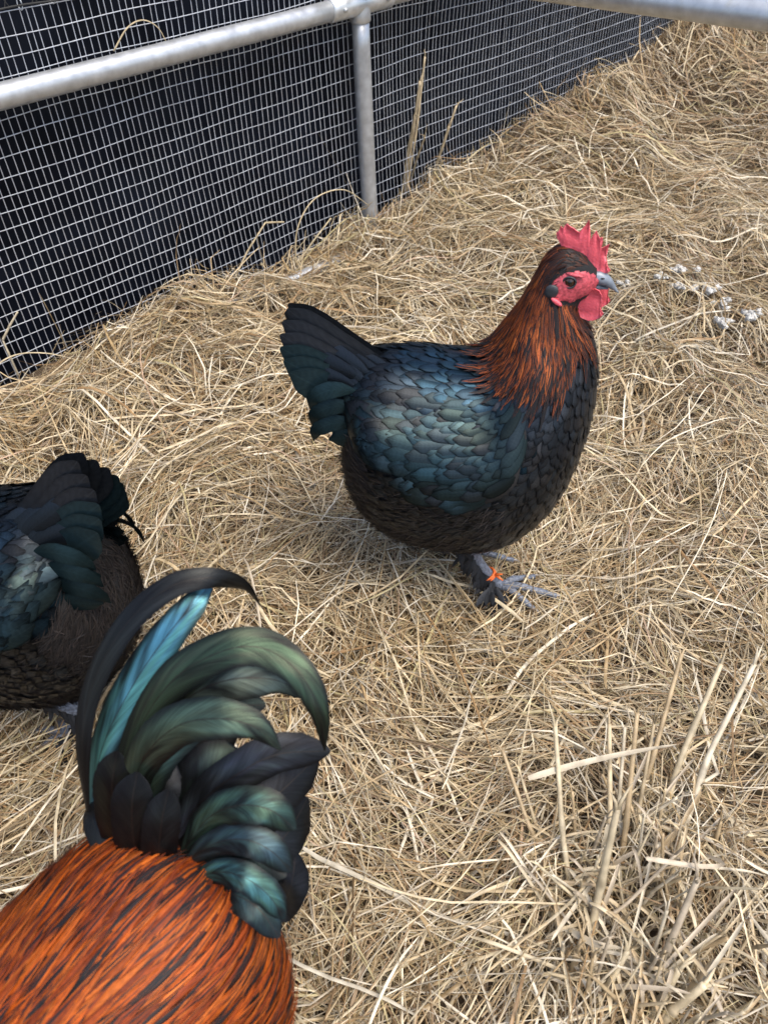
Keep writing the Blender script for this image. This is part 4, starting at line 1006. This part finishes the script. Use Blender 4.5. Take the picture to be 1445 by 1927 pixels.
def leaf_strip(name, pts, w, parent, rng, off, col):
    p = catmull(pts, 14); T = np.gradient(p, axis=0); T /= np.linalg.norm(T, axis=1)[:, None]
    sd = np.cross(T, [0, 0, 1.]); sd /= np.linalg.norm(sd, axis=1)[:, None]; n = np.cross(sd, T)
    tw = np.linspace(-.5, .7, 14)[:, None]; sd = sd * np.cos(tw) + n * np.sin(tw)
    f = np.interp(np.linspace(0, 1, 14), [0, .06, .7, .97, 1], [.75, 1, .95, .7, .3])[:, None] * w / 2
    V = np.stack([p - sd * f, p - np.array([0, 0, .0012]), p + sd * f], 1).reshape(-1, 3) - off
    F = [(i * 3 + c, i * 3 + c + 1, i * 3 + c + 4, i * 3 + c + 3) for i in range(13) for c in range(2)]
    return mesh_obj(name, V, F, MAT['straw'], parent, np.tile([*col, 1.0], (len(V), 1)))

def clump(label, S, leaves, seed, extra):
    rng = np.random.default_rng(seed); off = np.mean([s[0] for s in S], axis=0); off[2] = 0
    r0 = empty('straw_stubble', off); tag(r0, label, 'stubble', 'cut straw stubble clumps')
    for b, t, r in S: stalk('stalk', b, t, r * .95, r0, rng, off)
    for i in range(extra):
        b = off + np.array([rng.normal(0, .045), rng.normal(0, .035), -.015]); t = b + np.array([rng.normal(.01, .035), rng.normal(.02, .03), rng.uniform(.03, .11)])
        stalk('stalk', b, t, rng.uniform(.0009, .0022), r0, rng, off)
    for i in range(extra):
        b = off + np.array([rng.normal(0, .05), rng.normal(0, .04), rng.uniform(0, .02)]); d = np.array([rng.normal(0, .06), rng.normal(.01, .05), rng.uniform(.005, .05)])
        leaf_strip('leaf_blade', [b, b + d * .4 + np.array([0, 0, .012]), b + d * .8 + np.array([0, 0, .010]), b + d], rng.uniform(.002, .005), r0, rng, off, tuple(np.array(STALK_COL[i % 5]) * rng.uniform(.8, 1.2)))
    for pts, w, c in leaves: leaf_strip('leaf_blade', pts, w, r0, rng, off, c)
clump('tall upright cut straw stalks in the near right corner, dark hollow at their foot',
      [((.186,.273,-.01),(.180,.437,.130),.0034), ((.176,.307,-.01),(.123,.433,.090),.0028), ((.244,.310,-.01),(.276,.450,.130),.0034), ((.276,.376,-.01),(.355,.532,.120),.0034),
       ((.299,.362,-.01),(.392,.508,.130),.0040), ((.309,.329,-.01),(.425,.499,.140),.0038), ((.234,.315,-.01),(.244,.442,.120),.0032), ((.252,.318,-.01),(.262,.44,.115),.0026), ((.349,.323,-.01),(.355,.351,.060),.0026),
       ((.262,.33,-.01),(.30,.45,.11),.0024), ((.18,.30,-.01),(.14,.42,.075),.0022)],
      [([(.147,.397,.090),(.20,.403,.105),(.26,.409,.115),(.312,.413,.120)], .007, (.62,.55,.42)), ([(.25,.30,.10),(.30,.29,.10),(.335,.30,.075),(.33,.32,.05)], .005, (.58,.50,.38))], 5, 60)
clump('short broken thick straw stubble at the bottom edge of the picture',
      [((.186,.232,-.01),(.219,.331,.150),.0046), ((.159,.197,-.01),(.171,.232,.050),.0044), ((.242,.197,-.01),(.295,.278,.100),.0042), ((.167,.193,-.01),(.173,.215,.050),.0044), ((.184,.187,-.01),(.219,.228,.060),.0038),
       ((.241,.185,-.01),(.268,.213,.050),.0046), ((.289,.235,-.005),(.333,.243,.030),.0034), ((.253,.184,-.01),(.305,.218,.050),.0044), ((.246,.176,-.01),(.288,.198,.050),.0050)],
      [([(.17,.25,.05),(.19,.235,.06),(.215,.232,.055)], .007, (.62,.54,.40))], 6, 60)

rng = np.random.default_rng(77)
def stray(name, label, pts, r, group, cat='straw stalk', col=None):
    off = np.array(pts[0], float); o = empty(name, off); tag(o, label, cat, group)
    for a, b in zip(pts[:-1], pts[1:]): stalk('stem', a, b, r, o, rng, off, col, .015, False)
    return o
# two dead weed stems in front of the mesh right of the post
def weed(label, stems, seed):
    off = np.array(stems[0][0], float); o = empty('dead_weed', off); tag(o, label, 'dead weed', 'dead weeds along the fence')
    r2 = np.random.default_rng(seed)
    for b, t, r in stems: stalk('stem', b, t, r, o, r2, off, (.50, .41, .27), .02)
    return o
weed('tall bundled dead weed stems in front of the mesh right of the post', [((.103,2.235,.03),(.150,2.20,.335),.0042), ((.110,2.230,.03),(.168,2.27,.375),.0036), ((.120,2.235,.05),(.16,2.16,.21),.0030), ((.098,2.23,.03),(.135,2.18,.26),.0034)], 1)
weed('shorter leaning dead weed stem right of the tall one by the fence', [((.180,2.29,.03),(.262,2.33,.235),.0036), ((.186,2.285,.03),(.235,2.27,.20),.0034), ((.19,2.28,.03),(.215,2.23,.12),.0032)], 2)
stray('bent_straw', 'pale bent straw standing against the mesh at the far left edge', [(-.735,1.335,.05),(-.735,1.335,.135),(-.692,1.352,.185)], .0023, 'stray straws by the fence', col=(.72,.64,.48))
stray('bent_straw', 'kinked straw leaning on the mesh left of the half buried pipe', [(-.335,1.70,.05),(-.245,1.760,.165),(-.205,1.795,.150)], .0022, 'stray straws by the fence', col=(.66,.55,.36))
stray('bent_straw', 'short upright pale straw just left of the post foot', [(-.028,1.95,.03),(-.028,1.955,.115)], .0024, 'stray straws by the fence', col=(.72,.64,.46))
stray('bent_straw', 'straight slanting straw rising beside the half buried pipe', [(-.185,1.80,.04),(-.095,1.865,.125)], .0022, 'stray straws by the fence', col=(.68,.58,.38))
def arch(label, pts, r, col):
    off = np.array(pts[0], float); V, F = tube(catmull(pts, 26) - off, np.linspace(r, r * .5, 26), 7)
    o = mesh_obj('arched_straw', V, F, MAT['straw'], None, np.tile([*col, 1.0], (len(V), 1))); o.location = off
    tag(o, label, 'straw stalk', 'stray straws by the fence')
arch('long straw arching up in front of the mesh left of the post', [(-.19,1.79,.04),(-.175,1.80,.13),(-.13,1.835,.185),(-.06,1.885,.185),(.0,1.92,.13)], .0020, (.62,.52,.34))
arch('low arched straw across the mesh in the left corner', [(-.80,1.27,.07),(-.735,1.325,.10),(-.67,1.345,.095),(-.60,1.36,.06)], .0019, (.66,.56,.38))
arch('thin bent straw in front of the mesh near the far mound', [(.72,2.60,.15),(.82,2.76,.19),(.90,2.80,.20),(1.0,2.84,.17)], .0022, (.58,.48,.30))
arch('loose loop of straw lying over the top rail', [(-.46,1.625,.558),(-.43,1.645,.590),(-.405,1.672,.596),(-.385,1.692,.580),(-.375,1.70,.552)], .0016, (.62,.52,.34))

drops = [(.718,1.635,.016,'uppermost crumbly white dropping of the scatter right of the hen'), (.666,1.607,.012,'small white dropping nearest the hen beak among the scatter'), (.694,1.578,.012,'small grey white dropping below the uppermost one'),
         (.765,1.571,.020,'largest crumbly white dropping in the middle of the scatter'), (.785,1.516,.014,'white dropping just below the largest one'), (.757,1.447,.019,'crumbly grey dropping at the lower left of the scatter'),
         (.820,1.446,.018,'lowest right dropping of the scatter, near the right edge'), (.578,1.611,.012,'pale dropping just behind the hen beak')]
for x, y, r, lab in drops:
    z = float(height(x, y)) + .030; o = empty('dropping', (x, y, z)); tag(o, lab, 'dropping', 'droppings on the hay')
    for q in range(9):
        d = rng.normal(0, r * .62, 3); d[2] = abs(d[2]) * .30
        ellip_bump('crumb', d, (r * rng.uniform(.25, .62), r * rng.uniform(.25, .62), r * rng.uniform(.2, .42)), MAT['dropping'], o, 12, 8, None, .8)
